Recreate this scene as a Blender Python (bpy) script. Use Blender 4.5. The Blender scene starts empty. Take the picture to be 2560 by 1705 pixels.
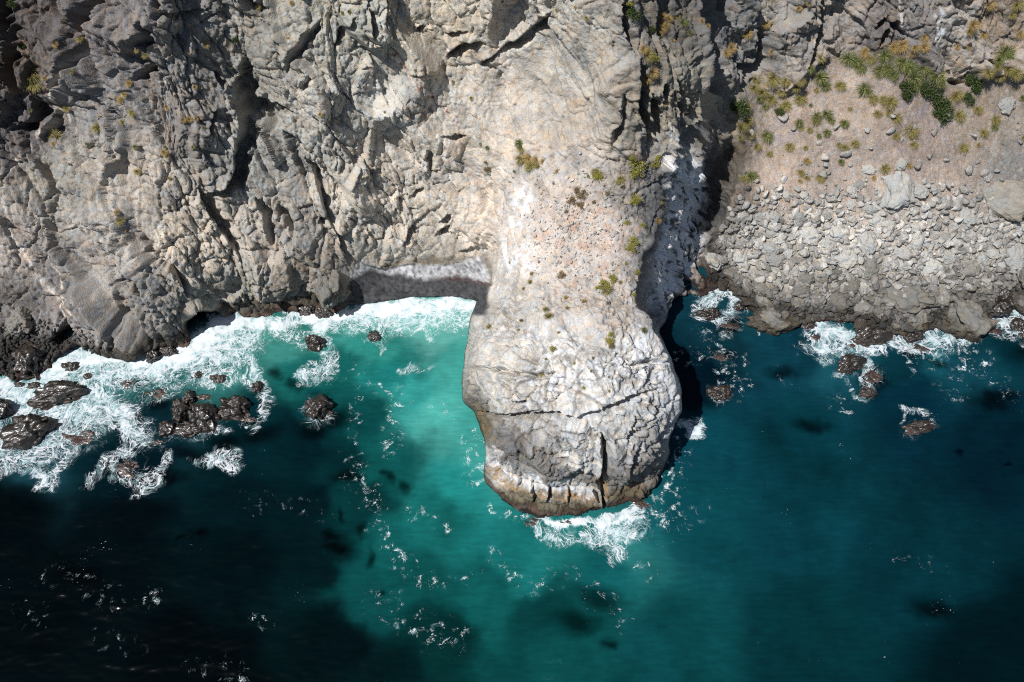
import bpy, bmesh, math, random
import numpy as np
from mathutils import Vector, Matrix
R = math.radians
sc = bpy.context.scene
col = sc.collection
random.seed(4)

# ---------------------------------------------------------------- camera, sky, sun, exposure
CAMZ, PITCH, F = 100.0, R(60), 1971.0            # height above the sea, tilt below horizon, focal length in photo pixels
PW, PH = 2560.0, 1705.0
cam = bpy.data.cameras.new('camera'); cam.sensor_width = 36; cam.lens = 36 * F / PW
cam.clip_start = 1; cam.clip_end = 20000
co = bpy.data.objects.new('camera', cam); col.objects.link(co)
co.location = (0, 0, CAMZ); co.rotation_euler = (R(90) - PITCH, 0, 0)
sc.camera = co
SUN = Vector((-0.43, -0.24, 0.87)).normalized()
w = bpy.data.worlds.new("World"); sc.world = w; w.use_nodes = True
nt = w.node_tree; bg = nt.nodes['Background']
sky = nt.nodes.new('ShaderNodeTexSky'); sky.sky_type = 'NISHITA'; sky.sun_disc = False
sky.sun_elevation = math.asin(SUN.z); sky.sun_rotation = math.atan2(SUN.x, SUN.y)
nt.links.new(sky.outputs[0], bg.inputs[0]); bg.inputs[1].default_value = 0.062
sl = bpy.data.lights.new('sun', 'SUN'); sl.energy = 5.0; sl.angle = R(0.5); sl.color = (1.0, 0.98, 0.95)
so = bpy.data.objects.new('sun', sl); col.objects.link(so)
so.rotation_euler = SUN.to_track_quat('Z', 'Y').to_euler(); so.location = (0, 0, 300)
vs = sc.view_settings; vs.view_transform = 'Standard'; vs.look = 'None'; vs.exposure = 0.0; vs.gamma = 1.0; vs.use_curve_mapping = False

sc.render.engine = 'CYCLES'; sc.cycles.max_bounces = 4; sc.cycles.diffuse_bounces = 3; sc.cycles.pixel_filter_type = 'BLACKMAN_HARRIS'; sc.cycles.filter_width = 1.1; sc.cycles.use_denoising = False

# ---------------------------------------------------------------- pixel <-> world
cp, sp = math.cos(PITCH), math.sin(PITCH)
def ray(u, v):
    a = (u - PW / 2) / F; b = (PH / 2 - v) / F
    return a, cp + b * sp, -sp + b * cp          # x, y, z of a ray through a pixel
def at(u, v, z):                                   # the point of that ray at height z
    x, y, dz = ray(u, v); t = (z - CAMZ) / dz
    return x * t, y * t, z + 0 * t
def proj(x, y, z):
    f = y * cp - (z - CAMZ) * sp; h = y * sp + (z - CAMZ) * cp
    return PW / 2 + F * x / f, PH / 2 - F * h / f

# ---------------------------------------------------------------- noise in numpy
rng = np.random.default_rng(11)
TB = rng.random((65536, 7)).astype(np.float32)
G3 = rng.normal(size=(65536, 3)).astype(np.float32); G3 /= np.linalg.norm(G3, axis=1)[:, None]
def hsh(i, j, k, s):
    h = (i * 73856093) ^ (j * 19349663) ^ (k * 83492791) ^ (s * 961748927)
    h = (h ^ (h >> 13)) * 1274126177
    return ((h ^ (h >> 16)) & 65535)
def perlin(P, s=0):
    P = P.astype(np.float32); f0 = np.floor(P); I = f0.astype(np.int64); f = P - f0
    u = f * f * f * (f * (f * 6 - 15) + 10); out = np.zeros(len(P), np.float32)
    for a in (0, 1):
        for b in (0, 1):
            for c in (0, 1):
                g = G3[hsh(I[:, 0] + a, I[:, 1] + b, I[:, 2] + c, s)]
                d = (g * (f - np.array([a, b, c], np.float32))).sum(1)
                out += d * (u[:, 0] if a else 1 - u[:, 0]) * (u[:, 1] if b else 1 - u[:, 1]) * (u[:, 2] if c else 1 - u[:, 2])
    return out * 1.5
def fbm(P, o=4, s=0, g=0.5):
    r = 0; a = 1.0
    for k in range(o):
        r = r + a * perlin(P * (2.03 ** k) + 7.1 * k, s + k); a *= g
    return r
def vnoise(P, s=0):
    return np.stack([perlin(P, s), perlin(P + 31.7, s + 1), perlin(P - 17.3, s + 2)], 1)
def facet(P, s=0, band=.14):
    """tilted cell planes, joined by steep but continuous steps: broken rock. returns height, F2-F1, F1, cell random"""
    P = P.astype(np.float32); I = np.floor(P).astype(np.int64); n = len(P)
    d1 = np.full(n, 9., np.float32); d2 = d1.copy(); h1 = np.zeros(n, np.int64); h2 = h1.copy()
    b1 = np.zeros((n, 3), np.float32); b2 = b1.copy()
    for a in (-1, 0, 1):
        for b in (-1, 0, 1):
            for c in (-1, 0, 1):
                J = I + np.array([a, b, c])
                h = hsh(J[:, 0], J[:, 1], J[:, 2], s)
                off = (J + TB[h, :3]).astype(np.float32) - P
                d = np.sqrt((off * off).sum(1))
                m = d < d1; m2 = (~m) & (d < d2)
                d2 = np.where(m, d1, np.where(m2, d, d2)); h2 = np.where(m, h1, np.where(m2, h, h2)); b2[m] = b1[m]; b2[m2] = off[m2]
                d1 = np.where(m, d, d1); h1 = np.where(m, h, h1); b1[m] = off[m]
    f = lambda b, h: (b * (TB[h, 3:6] * 2 - 1)).sum(1) * 1.1 + (TB[h, 6] - .5) * .9
    w = .5 + .5 * np.clip((d2 - d1) / band, 0, 1)
    return f(b1, h1) * w + f(b2, h2) * (1 - w), d2 - d1, d1, TB[h1, 6]
def ss(a, b, x):
    t = np.clip((x - a) / (b - a), 0, 1); return t * t * (3 - 2 * t)
def lin(c):
    c = np.asarray(c, float) / 255.0
    return np.where(c <= .04045, c / 12.92, ((c + .055) / 1.055) ** 2.4)
def seg_dist(U, V, pl):                            # distance to a polyline and the parameter along it
    best = np.full(U.shape, 1e9)
    for (x0, y0), (x1, y1) in zip(pl[:-1], pl[1:]):
        dx, dy = x1 - x0, y1 - y0; L = dx * dx + dy * dy + 1e-9
        t = np.clip(((U - x0) * dx + (V - y0) * dy) / L, 0, 1)
        best = np.minimum(best, (U - x0 - t * dx) ** 2 + (V - y0 - t * dy) ** 2)
    return np.sqrt(best)
def inside(U, V, pl):
    c = np.zeros(U.shape, bool); n = len(pl)
    for i in range(n):
        x0, y0 = pl[i]; x1, y1 = pl[(i + 1) % n]
        if y0 == y1: continue
        m = (y0 > V) != (y1 > V)
        c ^= m & (U < (x1 - x0) * (V - y0) / (y1 - y0) + x0)
    return c
def sdf(U, V, pl):
    d = seg_dist(U, V, pl + [pl[0]]); return np.where(inside(U, V, pl), d, -d)
def tps(pts, U, V, smooth=0.0):
    p = np.array(pts, float); X = p[:, :2] / 1000; n = len(X)
    def k(r2): return .5 * r2 * np.log(r2 + 1e-12)
    r2 = ((X[:, None] - X[None]) ** 2).sum(2)
    A = np.zeros((n + 3, n + 3)); A[:n, :n] = k(r2) + smooth * np.eye(n)
    A[:n, n] = 1; A[:n, n + 1:] = X; A[n, :n] = 1; A[n + 1:, :n] = X.T
    wgt = np.linalg.solve(A, np.concatenate([p[:, 2], [0, 0, 0]]))
    out = wgt[n] + wgt[n + 1] * U / 1000 + wgt[n + 2] * V / 1000
    for i in range(n):
        out = out + wgt[i] * k((U / 1000 - X[i, 0]) ** 2 + (V / 1000 - X[i, 1]) ** 2)
    return out
def shep(pts, U, V, pw=2.0, s=25.0):
    W = 0; C = np.zeros(U.shape + (3,))
    for (x, y, c) in pts:
        k = 1 / (((U - x) ** 2 + (V - y) ** 2 + s * s) / 1e4) ** pw
        W = W + k; C += k[..., None] * lin(c)
    return C / W[..., None]

# ---------------------------------------------------------------- outlines read from the photograph (photo pixels)
SHORE = [(-420,1010),(-200,985),(0,940),(38,950),(88,944),(126,914),(153,887),(184,860),(230,872),(275,883),(330,878),(367,875),(471,871),(496,856),
 (482,838),(470,815),(468,790),(482,768),(505,762),(530,768),(556,782),(612,787),(666,795),(727,776),(750,764),(790,785),(840,785),(868,762),(945,755),(1014,745),(1098,741),(1174,746),(1213,750),
 (1197,757),(1182,795),(1178,833),(1168,883),(1162,925),(1163,963),(1162,1000),(1190,1032),(1196,1078),(1216,1097),(1218,1137),(1210,1183),(1212,1206),
 (1249,1244),(1291,1275),(1344,1292),(1398,1296),(1452,1294),(1505,1279),(1532,1271),(1574,1262),(1612,1244),(1631,1218),(1658,1175),(1670,1130),(1666,1110),
 (1681,1052),(1698,1030),(1698,999),(1682,942),(1668,898),(1650,862),(1630,832),(1652,795),(1672,764),(1691,738),(1720,736),(1763,737),(1809,712),(1840,737),
 (1882,783),(1928,815),(1997,812),(2043,802),(2131,802),(2145,840),(2184,855),(2219,855),(2230,832),(2291,845),(2303,825),(2357,817),(2376,821),(2429,834),
 (2460,802),(2521,775),(2560,767),(2700,790),(2980,800),(2980,-330),(-420,-330)]
EDGE = [(1755,-340),(1755,0),(1765,80),(1780,150),(1795,220),(1803,270),(1795,315),(1770,338),(1735,352),(1698,356),(1664,352),(1652,400),(1655,450),(1657,536),
 (1634,597),(1614,640),(1602,700),(1605,760),(1628,825),(1690,862),(1760,1000),(1760,1400),(-500,1400),(-500,-340)]
BEACH = [(880,672),(905,655),(960,668),(1020,655),(1090,660),(1150,655),(1205,640),(1222,690),(1225,735),(1215,790),(860,790),(868,715)]
SCREE = [(1830,235),(1900,215),(1960,225),(2030,165),(2060,140),(2130,128),(2260,112),(2320,165),(2350,205),(2420,215),(2470,180),(2530,190),(2600,160),(2985,150),
 (2985,900),(1840,900),(1768,770),(1775,640),(1800,560),(1835,480),(1842,400),(1836,300)]
HEAD = [(1235,640),(1222,600),(1240,480),(1290,380),(1450,360),(1560,390),(1640,380),(1680,352),(1800,330),(1800,600),(1740,745),(1690,740),(1660,800),(1720,900),(1720,1330),
 (1140,1330),(1140,800),(1226,740)]

def tdep(v): return -(-sp + (PH / 2 - v) / F * cp) / (cp + (PH / 2 - v) / F * sp)
def column(u, v0, z0, steps):
    d = (CAMZ - z0) / tdep(v0); z = z0; out = [(u, v0, z0)]
    for v1, sl_ in steps:                           # walk up a profile at a given steepness until the ray v1
        d1 = (CAMZ - z + sl_ * d) / (tdep(v1) + sl_); z = z + sl_ * (d1 - d); d = d1; out.append((u, v1, z))
    return out
A = []
A += column(-420, 1000, .4, [(850, .5), (700, 1.), (400, 1.3), (0, 1.3), (-330, 1.2)])
A += column(0, 938, .5, [(860, .45), (760, .8), (600, 1.2), (400, 1.3), (200, 1.3), (0, 1.2), (-330, 1.2)])
A += column(150, 880, .8, [(800, .9), (700, 1.1), (400, 1.3), (200, 1.3), (0, 1.4), (-330, 1.2)])
A += column(300, 875, .5, [(780, 2.2), (600, 1.4), (400, 1.3), (200, 1.4), (0, 1.3), (-330, 1.3)])
A += column(440, 868, .5, [(740, 2.6), (600, 1.5), (400, 1.3), (200, 1.4), (0, 1.4), (-330, 1.3)])
A += column(580, 785, .5, [(690, 3.0), (500, 1.6), (300, 1.1), (150, 1.8), (0, 1.6), (-330, 1.4)])
A += column(720, 775, .5, [(650, 2.4), (500, 1.6), (300, 1.6), (150, 1.8), (0, 1.6), (-330, 1.5)])
A += column(840, 770, .6, [(700, 1.6), (600, 1.8), (400, 1.9), (200, 2.0), (0, 2.0), (-330, 1.6)])
A += column(960, 742, .55, [(668, .26), (630, 3.0), (400, 2.1), (200, 2.2), (0, 2.2), (-330, 1.8)])
A += column(1100, 730, .55, [(660, .26), (620, 3.2), (400, 2.1), (200, 2.1), (0, 2.6), (-330, 1.8)])
A += [(1190,735,.55),(1200,655,3.2),(1205,600,7.5),(1300,-330,52),(1500,-330,54),(1700,-330,50),
 (1300,0,38),(1450,0,40.5),(1560,0,42),(1640,0,39.5),(1740,0,36),
 (1300,200,28),(1450,200,31.5),(1560,200,34.5),(1640,200,33.5),(1720,200,33),(1785,200,30),
 (1280,350,21),(1400,350,24),(1520,350,27),(1600,350,27),(1640,340,26.5),(1700,330,27),(1770,310,26.5),
 (1230,450,15),(1350,450,19.5),(1500,450,22.5),(1600,450,23),(1645,450,22),
 (1220,550,10),(1300,550,15),(1450,550,18.5),(1590,550,19.5),(1645,550,18),
 (1232,640,4),(1262,640,10),(1350,640,15),(1480,640,17.5),(1590,640,18.5),
 (1232,705,3.5),(1258,700,9),(1350,720,15),(1480,720,16.5),(1590,720,16.5),
 (1208,760,4),(1232,770,10),(1300,800,15),(1450,800,18),(1600,800,17),
 (1168,880,10),(1250,880,15),(1400,880,18),(1550,880,18.5),(1660,880,15),
 (1165,930,10),(1168,990,7),(1250,980,13),(1400,980,16),(1550,980,17),(1685,980,12),
 (1198,1040,4),(1208,1085,2),(1245,1060,9),(1300,1080,11.5),(1450,1080,13),(1600,1080,12),(1670,1090,6.5),
 (1228,1120,8),(1228,1160,4.5),(1222,1200,1),(1350,1180,7),(1500,1180,8),(1600,1180,6),(1650,1180,2),
 (1255,1240,.6),(1350,1285,.5),(1430,1290,.5),(1500,1272,.6),(1605,1240,.7),(1400,1240,3.5),(1520,1235,3.3)]
B = []
for u, vb, vt in [(1900,780,235),(1990,810,190),(2100,805,140),(2220,850,125),(2350,820,200),(2480,800,190),(2620,775,170),(2980,790,170)]:
    B += column(u, vb, .4, [(700, .5), (560, .62), (400, .78), ((400 + vt) / 2, .85), (vt, .9), (0, 2.0), (-330, 1.5)])
B += [(1815,715,.8),(1850,650,3),(1850,560,7.5),(1850,470,12),(1850,380,15.5),(1855,300,18),(1840,230,21.5),(1850,150,24.5),(1860,0,31),(1780,0,32.5),(1795,140,26),(1760,-330,45),
 (1760,640,2.5),(1760,720,.5),(1765,560,6),(1800,540,7.5),(1820,420,12),(1790,420,13.5),(1740,430,17.5),(1700,430,19.5),(1720,375,23.5),(1790,350,21),
 (1700,540,10),(1720,620,4.5),(1700,700,1.5),(1670,540,14.5),(1665,620,10),(1655,700,6.5),(1640,780,4),(1650,810,1.5),(1660,700,5)]

# ---------------------------------------------------------------- coarse fields over the picture, then sampled anywhere
GS = 8.0; GU = np.arange(-440, 3010, GS); GV = np.arange(-350, 2120, GS)
CU, CV = np.meshgrid(GU, GV)
def sample(Fd, U, V):
    x = np.clip((U - GU[0]) / GS, 0, len(GU) - 1.001); y = np.clip((V - GV[0]) / GS, 0, len(GV) - 1.001)
    i = x.astype(int); j = y.astype(int); fx = x - i; fy = y - j
    if Fd.ndim == 3: fx = fx[..., None]; fy = fy[..., None]
    return (Fd[j, i] * (1 - fx) + Fd[j, i + 1] * fx) * (1 - fy) + (Fd[j + 1, i] * (1 - fx) + Fd[j + 1, i + 1] * fx) * fy
HA = tps(A, CU, CV, 2e-4); HB = tps(B, CU, CV, 2e-4)
S_sh = sdf(CU, CV, SHORE); S_ed = sdf(CU, CV, EDGE); S_be = sdf(CU, CV, BEACH); S_sc = sdf(CU, CV, SCREE); S_hd = sdf(CU, CV, HEAD)

# ---------------------------------------------------------------- the land sheet
ST = 2.5
gu = np.arange(-400, 2960, ST); gv = np.arange(-320, 1325, ST)
U, V = np.meshgrid(gu, gv); shp = U.shape; NV, NU = shp
q = np.stack([U.ravel(), V.ravel(), 0 * U.ravel()], 1)
wob = (perlin(q / 45, 50) * 9 + perlin(q / 14, 51) * 4).reshape(shp)
wob2 = (perlin(q / 60, 52) * 12 + perlin(q / 18, 53) * 5).reshape(shp)
sh = sample(S_sh, U, V); ed = sample(S_ed, U, V) + .6 * wob; be = sample(S_be, U, V) + .3 * wob2; scr = sample(S_sc, U, V); hd = sample(S_hd, U, V)
isA = ss(-11, 9, ed)
H = sample(HB, U, V) * (1 - isA) + sample(HA, U, V) * isA
shn = sh + .45 * wob
land = ss(-15, 3, shn)
H = np.maximum(H, .25)
H = -4 * (1 - land) + H * land
# rock overhangs and gullies: (polyline, half width px, depth m, side shift)
CREV = [
 ([(605,150),(603,190),(597,230),(606,262),(612,325),(597,364),(592,440),(566,475),(525,482)],13,3.6),([(606,255),(650,262),(700,266),(735,282)],9,2.2),
 ([(612,262),(640,290),(655,330)],20,3.0),([(700,335),(716,365),(722,385)],10,2.0),([(770,190),(765,215)],9,1.6),
 ([(501,471),(515,510),(536,543),(574,597),(600,640)],10,2.6),([(640,500),(665,560),(680,610)],8,2.0),([(690,520),(720,570),(738,600)],8,1.8),
 ([(329,580),(356,623),(421,665),(459,711),(471,745)],7,2.2),([(262,610),(285,690),(262,720)],7,1.6),
 ([(754,402),(788,451),(819,520),(827,555),(850,590)],7,2.0),([(850,590),(857,627),(874,660)],8,2.2),([(830,545),(800,560)],9,1.8),
 ([(720,176),(739,126),(762,92),(790,60)],9,2.2),([(845,130),(860,90),(880,40)],7,1.8),([(915,20),(920,60),(925,90)],7,1.8),
 ([(258,-40),(245,10),(228,50),(222,84)],14,3.0),([(222,84),(199,153),(180,191),(153,233)],6,1.8),([(126,285),(110,330),(103,350)],12,2.6),
 ([(-10,-60),(0,60),(20,130),(10,180)],30,3.8),([(75,230),(82,280),(60,315),(20,320)],13,2.8),([(370,60),(372,100),(345,115)],9,2.4),([(312,195),(345,175),(365,165)],9,2.4),
 ([(380,-20),(400,30),(450,40),(520,25)],8,2.0),([(600,-20),(640,30),(650,0)],11,2.4),([(540,180),(560,220)],6,1.3),([(500,340),(525,310),(535,275)],6,1.6),
 ([(1373,34),(1327,80),(1281,119),(1236,142)],9,2.6),([(1236,142),(1197,168)],6,1.5),([(1205,111),(1163,115),(1140,130),(1121,145)],10,2.4),([(1163,84),(1110,90)],6,1.5),
 ([(1036,82),(1060,72)],6,1.6),([(1109,337),(1163,339)],4,1.2),([(1071,371),(1068,400),(1075,425),(1094,421)],7,1.7),([(895,440),(949,425)],5,1.6),([(1025,500),(1055,480)],5,1.4),
 ([(1010,600),(1030,560)],8,1.9),([(1090,590),(1120,570)],7,1.7),([(1150,635),(1200,625)],6,2.0),([(1100,560),(1125,535)],6,1.4),
 ([(1592,153),(1599,214),(1599,268),(1615,325),(1620,350)],10,3.0),([(1553,306),(1530,352)],6,1.8),([(1560,230),(1556,306)],5,1.4),([(1626,240),(1640,300),(1640,345)],9,2.6),
 ([(1560,0),(1562,60),(1580,130)],9,2.2),([(1700,200),(1720,260),(1715,310)],8,2.2),([(1745,250),(1752,300)],7,2.0),([(1665,210),(1662,260)],6,1.6),
 ([(2050,0),(2048,57),(2031,111),(2012,172)],7,2.4),([(1905,77),(1912,153),(1874,191),(1862,215)],9,2.6),([(1830,150),(1850,165),(1905,165)],9,2.0),
 ([(1752,0),(1752,77),(1778,145),(1798,214),(1821,245)],10,3.0),([(2196,111),(2226,69)],8,1.8),([(2185,75),(2215,45)],6,1.4),([(2225,60),(2262,95)],8,1.8),([(2460,150),(2475,155)],9,1.8),([(2370,200),(2420,205)],6,1.6),
 ([(1501,1084),(1508,1110),(1513,1137),(1508,1180),(1500,1206),(1508,1240),(1513,1275)],6,3.2),([(1486,1233),(1500,1262)],4,1.6),
 ([(1171,917),(1220,919),(1274,929),(1328,936),(1400,930)],5,1.5),([(1270,1005),(1318,1003)],4,1.1),([(1174,1021),(1251,1036),(1300,1034),(1366,1028),(1461,1042),(1540,1012),(1576,994),(1640,970)],6,1.5),([(1560,915),(1620,900),(1670,905)],4,.9),([(1250,860),(1330,850)],4,.7),
 ([(1465,1044),(1480,1090)],3,1.1),([(1600,1100),(1572,1150),(1565,1190)],4,1.6),([(1640,1090),(1620,1150),(1595,1200)],4,1.7),([(1660,1040),(1640,1085)],5,1.6),([(1585,1040),(1565,1100)],3,1.2),
 ([(1372,1205),(1370,1260)],4,1.3),([(1330,1210),(1332,1265)],4,1.1),([(1424,1215),(1424,1270)],3,.9),([(1295,1190),(1296,1230)],4,.8),([(130,850),(160,830),(172,800)],13,3.2),([(285,780),(300,850)],6,1.5),([(335,700),(342,745)],7,1.6)]
wq = np.stack([perlin(q / 26, 60) * 7 + perlin(q / 9, 62) * 3.5, perlin(q / 26, 61) * 7 + perlin(q / 9, 63) * 3.5], 1).reshape(shp + (2,))
dep = np.zeros(shp); rai = np.zeros(shp); vn = perlin(q / 22, 66).reshape(shp)
for pl, hw, dp in CREV:
    xs = [p[0] for p in pl]; ys = [p[1] for p in pl]; m = 5 * hw + 24
    i0 = max(0, int((min(xs) - m - gu[0]) / ST)); i1 = min(NU, int((max(xs) + m - gu[0]) / ST)); j0 = max(0, int((min(ys) - m - gv[0]) / ST)); j1 = min(NV, int((max(ys) + m - gv[0]) / ST))
    if i1 <= i0 or j1 <= j0: continue
    sl2 = (slice(j0, j1), slice(i0, i1))
    UU = U[sl2] + wq[sl2][..., 0]; VV = V[sl2] + wq[sl2][..., 1]; bd = np.full(UU.shape, 1e9); sd = bd.copy(); tt = np.zeros(UU.shape); n_ = len(pl) - 1
    for k, ((x0, y0), (x1, y1)) in enumerate(zip(pl[:-1], pl[1:])):
        dx, dy = x1 - x0, y1 - y0; L2 = dx * dx + dy * dy + 1e-9; L1 = math.sqrt(L2)
        t = np.clip(((UU - x0) * dx + (VV - y0) * dy) / L2, 0, 1); d = (UU - x0 - t * dx) ** 2 + (VV - y0 - t * dy) ** 2
        nx, ny = -dy / L1, dx / L1
        if nx * 1 + ny * .7 < 0: nx, ny = -nx, -ny
        m2 = d < bd; bd = np.where(m2, d, bd); sd = np.where(m2, (UU - x0) * nx + (VV - y0) * ny, sd); tt = np.where(m2, (k + t) / n_, tt)
    bd = np.sqrt(bd); vary = .75 + .5 * vn[sl2]
    taper = .35 + .65 * np.clip(np.minimum(tt, 1 - tt) * 5, 0, 1)
    h_ = hw * vary * taper
    low = 1 - ss(h_ * .7, h_ * 3.4, bd); up_ = 1 - ss(0, h_ * .75 + 2, bd)
    prof = np.where(sd > 0, low, up_) * taper
    bul = np.where(sd < 0, ss(0, h_ * .8 + 2, bd) * (1 - ss(h_, h_ * 4.5, bd)), 0) * taper
    dep[sl2] = np.maximum(dep[sl2], dp * prof); rai[sl2] = np.maximum(rai[sl2], .28 * dp * bul)

X, Y, Z = at(U, V, H)
P = np.stack([X, Y, Z], 2)
def gnormals(P):
    du = np.gradient(P, axis=1); dv = np.gradient(P, axis=0)
    n = np.cross(dv, du); n /= np.linalg.norm(n, axis=2)[..., None] + 1e-9
    return n
def blur(a, k):
    for ax in (0, 1):
        c = np.cumsum(np.concatenate([np.repeat(np.take(a, [0], ax), k + 1, ax), a, np.repeat(np.take(a, [-1], ax), k, ax)], ax), axis=ax)
        n = a.shape[ax]
        a = (np.take(c, range(2 * k + 1, 2 * k + 1 + n), ax) - np.take(c, range(0, n), ax)) / (2 * k + 1)
    return a
Nn = gnormals(blur(P, 4)); Nn = blur(Nn, 3); Nn /= np.linalg.norm(Nn, axis=2)[..., None] + 1e-9
Nn[Nn[..., 2] < -.2] *= -1
p = P.reshape(-1, 3).astype(np.float32)
# the strata lean: stretch the pattern down the slope and to the right
e1 = np.array([-.42, .45, .79], np.float32); e1 /= np.linalg.norm(e1)
def aniso(p, k): return p - np.outer(p @ e1, e1 * (1 - k)).astype(np.float32)
pw = p + 1.0 * vnoise(p / 5.5, 1) + .22 * vnoise(p / 1.4, 5)
pa = aniso(pw, .58)
f0, e_0, _, r0 = facet(aniso(p + 2.2 * vnoise(p / 9, 15), .5) / 8.5, 8); f1, e_1, _, r1 = facet(aniso(pa, .72) / 4.4, 1, .07); f2, e_2, _, r2 = facet(pa / 2.3, 2, .08); f3, e_3, _, r3 = facet(pa / 1.05, 3, .06); f4, e_4, c4, r4 = facet(aniso(p + .12 * vnoise(p / .5, 9), .7) / .48, 4)
big = fbm(p / 13, 2, 20); med = 1 - np.abs(fbm(pa / 4, 3, 24)) * 2.2; fine = fbm(p / .7, 3, 30)
rid = 1 - np.abs(perlin(pa / 1.7, 40)) * 3
crk = lambda e, wd: -np.exp(-e / wd)
calm = .3 + .95 * ss(-.35, .35, perlin(p / 6.5, 44)); calm2 = .2 + .95 * ss(-.3, .3, perlin(p / 4, 45))
stri = perlin(aniso(pw, .16) / .42, 46) + .6 * perlin(aniso(pw, .16) / .2, 47)
D = .8 * big + .18 * med + 2.7 * f0 + 1.3 * f1 * (.4 + .6 * calm) + .36 * f2 * calm2 + .20 * f3 * calm2 + .14 * f4 + .13 * stri + .5 * crk(e_0, .035) + .07 * fine + .08 * rid + .7 * crk(e_1, .035) + (.25 + .4 * calm2) * crk(e_2, .05) + .3 * calm2 * crk(e_3, .08) + .08 * crk(e_4, .12)
# smoother, softer rock on the middle face and on the head; soil and scree; beach
D = D.reshape(shp); 
mid = np.exp(-(((U - 1330) / 330) ** 2 + ((V - 260) / 230) ** 2) ** 1.5)
headm = ss(-10, 25, hd); headm[V < 380] *= .5
soil = np.exp(-(((U - 1450 ) / 170) ** 2 + ((V - 590) / 170) ** 2) ** 2) * ss(-5, 20, ed)
r = lambda a: a.reshape(shp)
pv = (p + 1.1 * vnoise(p / 3.5, 71) + .25 * vnoise(p / .9, 74)) * np.array([1, 1, .38], np.float32)
fv, ev, _, rv = facet(pv / 1.5, 75, .1); fw, ew, _, _ = facet(pv / .6, 77, .1)
gate = ss(-.3, .25, perlin(p / 5, 79))
Dh = .5 * r(big) + .15 * r(med) + .9 * r(f0) + .16 * r(f2) + .07 * r(f3) + .05 * r(f4) + .05 * r(fine) + .55 * r(f1) + .10 * r(crk(e_3, .07)) + .06 * r(perlin(p * np.array([1, 1, .2], np.float32) / .3, 48)) * 1.6 + r((.30 * fv + .55 * crk(ev, .045)) * (.35 + .65 * gate)) + r(.07 * fw + .14 * crk(ew, .05) * gate)
wall = ss(-4, 14, -ed) * ss(-10, 10, hd); Dh = Dh + wall * (1.2 * r(f1) + .6 * r(f2) + .12 * r(f3))
# horizontal ledges on the head rock
zz = p[:, 2] + .25 * p[:, 0] * .4 + 1.2 * perlin(p / 6, 70)
led = r(np.abs(((zz / 3.1) % 1) - .5) * 2)
Dh = Dh - .35 * (1 - ss(0, .22, led))
Dm = .8 * r(big) + .3 * r(med) + 1.1 * r(f0) + .45 * r(f1) + .22 * r(f2 * calm2) + .13 * r(f3 * calm) + .08 * r(f4) + .08 * r(fine) + .2 * r(crk(e_2, .04) * calm) + .3 * r(crk(e_0, .03))
D = D * (1 - mid) + Dm * mid
D = D * (1 - headm) + Dh * headm
stones = .16 * (.55 - np.minimum(r(c4), .9)) * 2 + .12 * r(f4) + .12 * r(f3) + .35 * r(big) + .07 * r(fine)
D = D * (1 - soil) + stones * soil
sst = ss(-6, 14, scr + wob2)
_, eb, cb, rb = facet(p / 1.25, 80)
coarse = ss(470, 640, V + 1.5 * wob2)
rub = .62 * (.6 - np.minimum(r(cb), .95)) + .18 * r(f3)
Ds = .5 * r(big) + stones * .55 + (rub * coarse) + .25 * (r(rb) - .5) * coarse
D = D * (1 - sst) + Ds * sst
pebble = ss(-4, 8, be)
D = D * (1 - pebble) + (.05 * r(fine) + .05 * r(f4)) * pebble
# talus at the foot on the far left
tal = np.exp(-(((U - 40) / 120) ** 2 + ((V - 880) / 55) ** 2) ** 1.5)
D = D * (1 - tal) + (rub * 1.1 + .2 * r(big)) * tal
D += (rai - dep) * (1 - .7 * sst) * (1 - pebble)
D = D * (1 - .65 * ss(-75, -8, be) * (1 - pebble)); nearsea = ss(-12, 22, shn); D = D * (.35 + .65 * nearsea) 
P2 = P + Nn * D[..., None]
for _ in range(2):                                  # relax the few cells that a step stretches too far
    gx = np.linalg.norm(np.gradient(P2, axis=1), axis=2) + np.linalg.norm(np.gradient(P2, axis=0), axis=2)
    m_ = ss(.75, 1.7, blur(gx[..., None], 1))
    P2 = P2 * (1 - m_) + blur(P2, 2) * m_
N2 = gnormals(P2)

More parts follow.
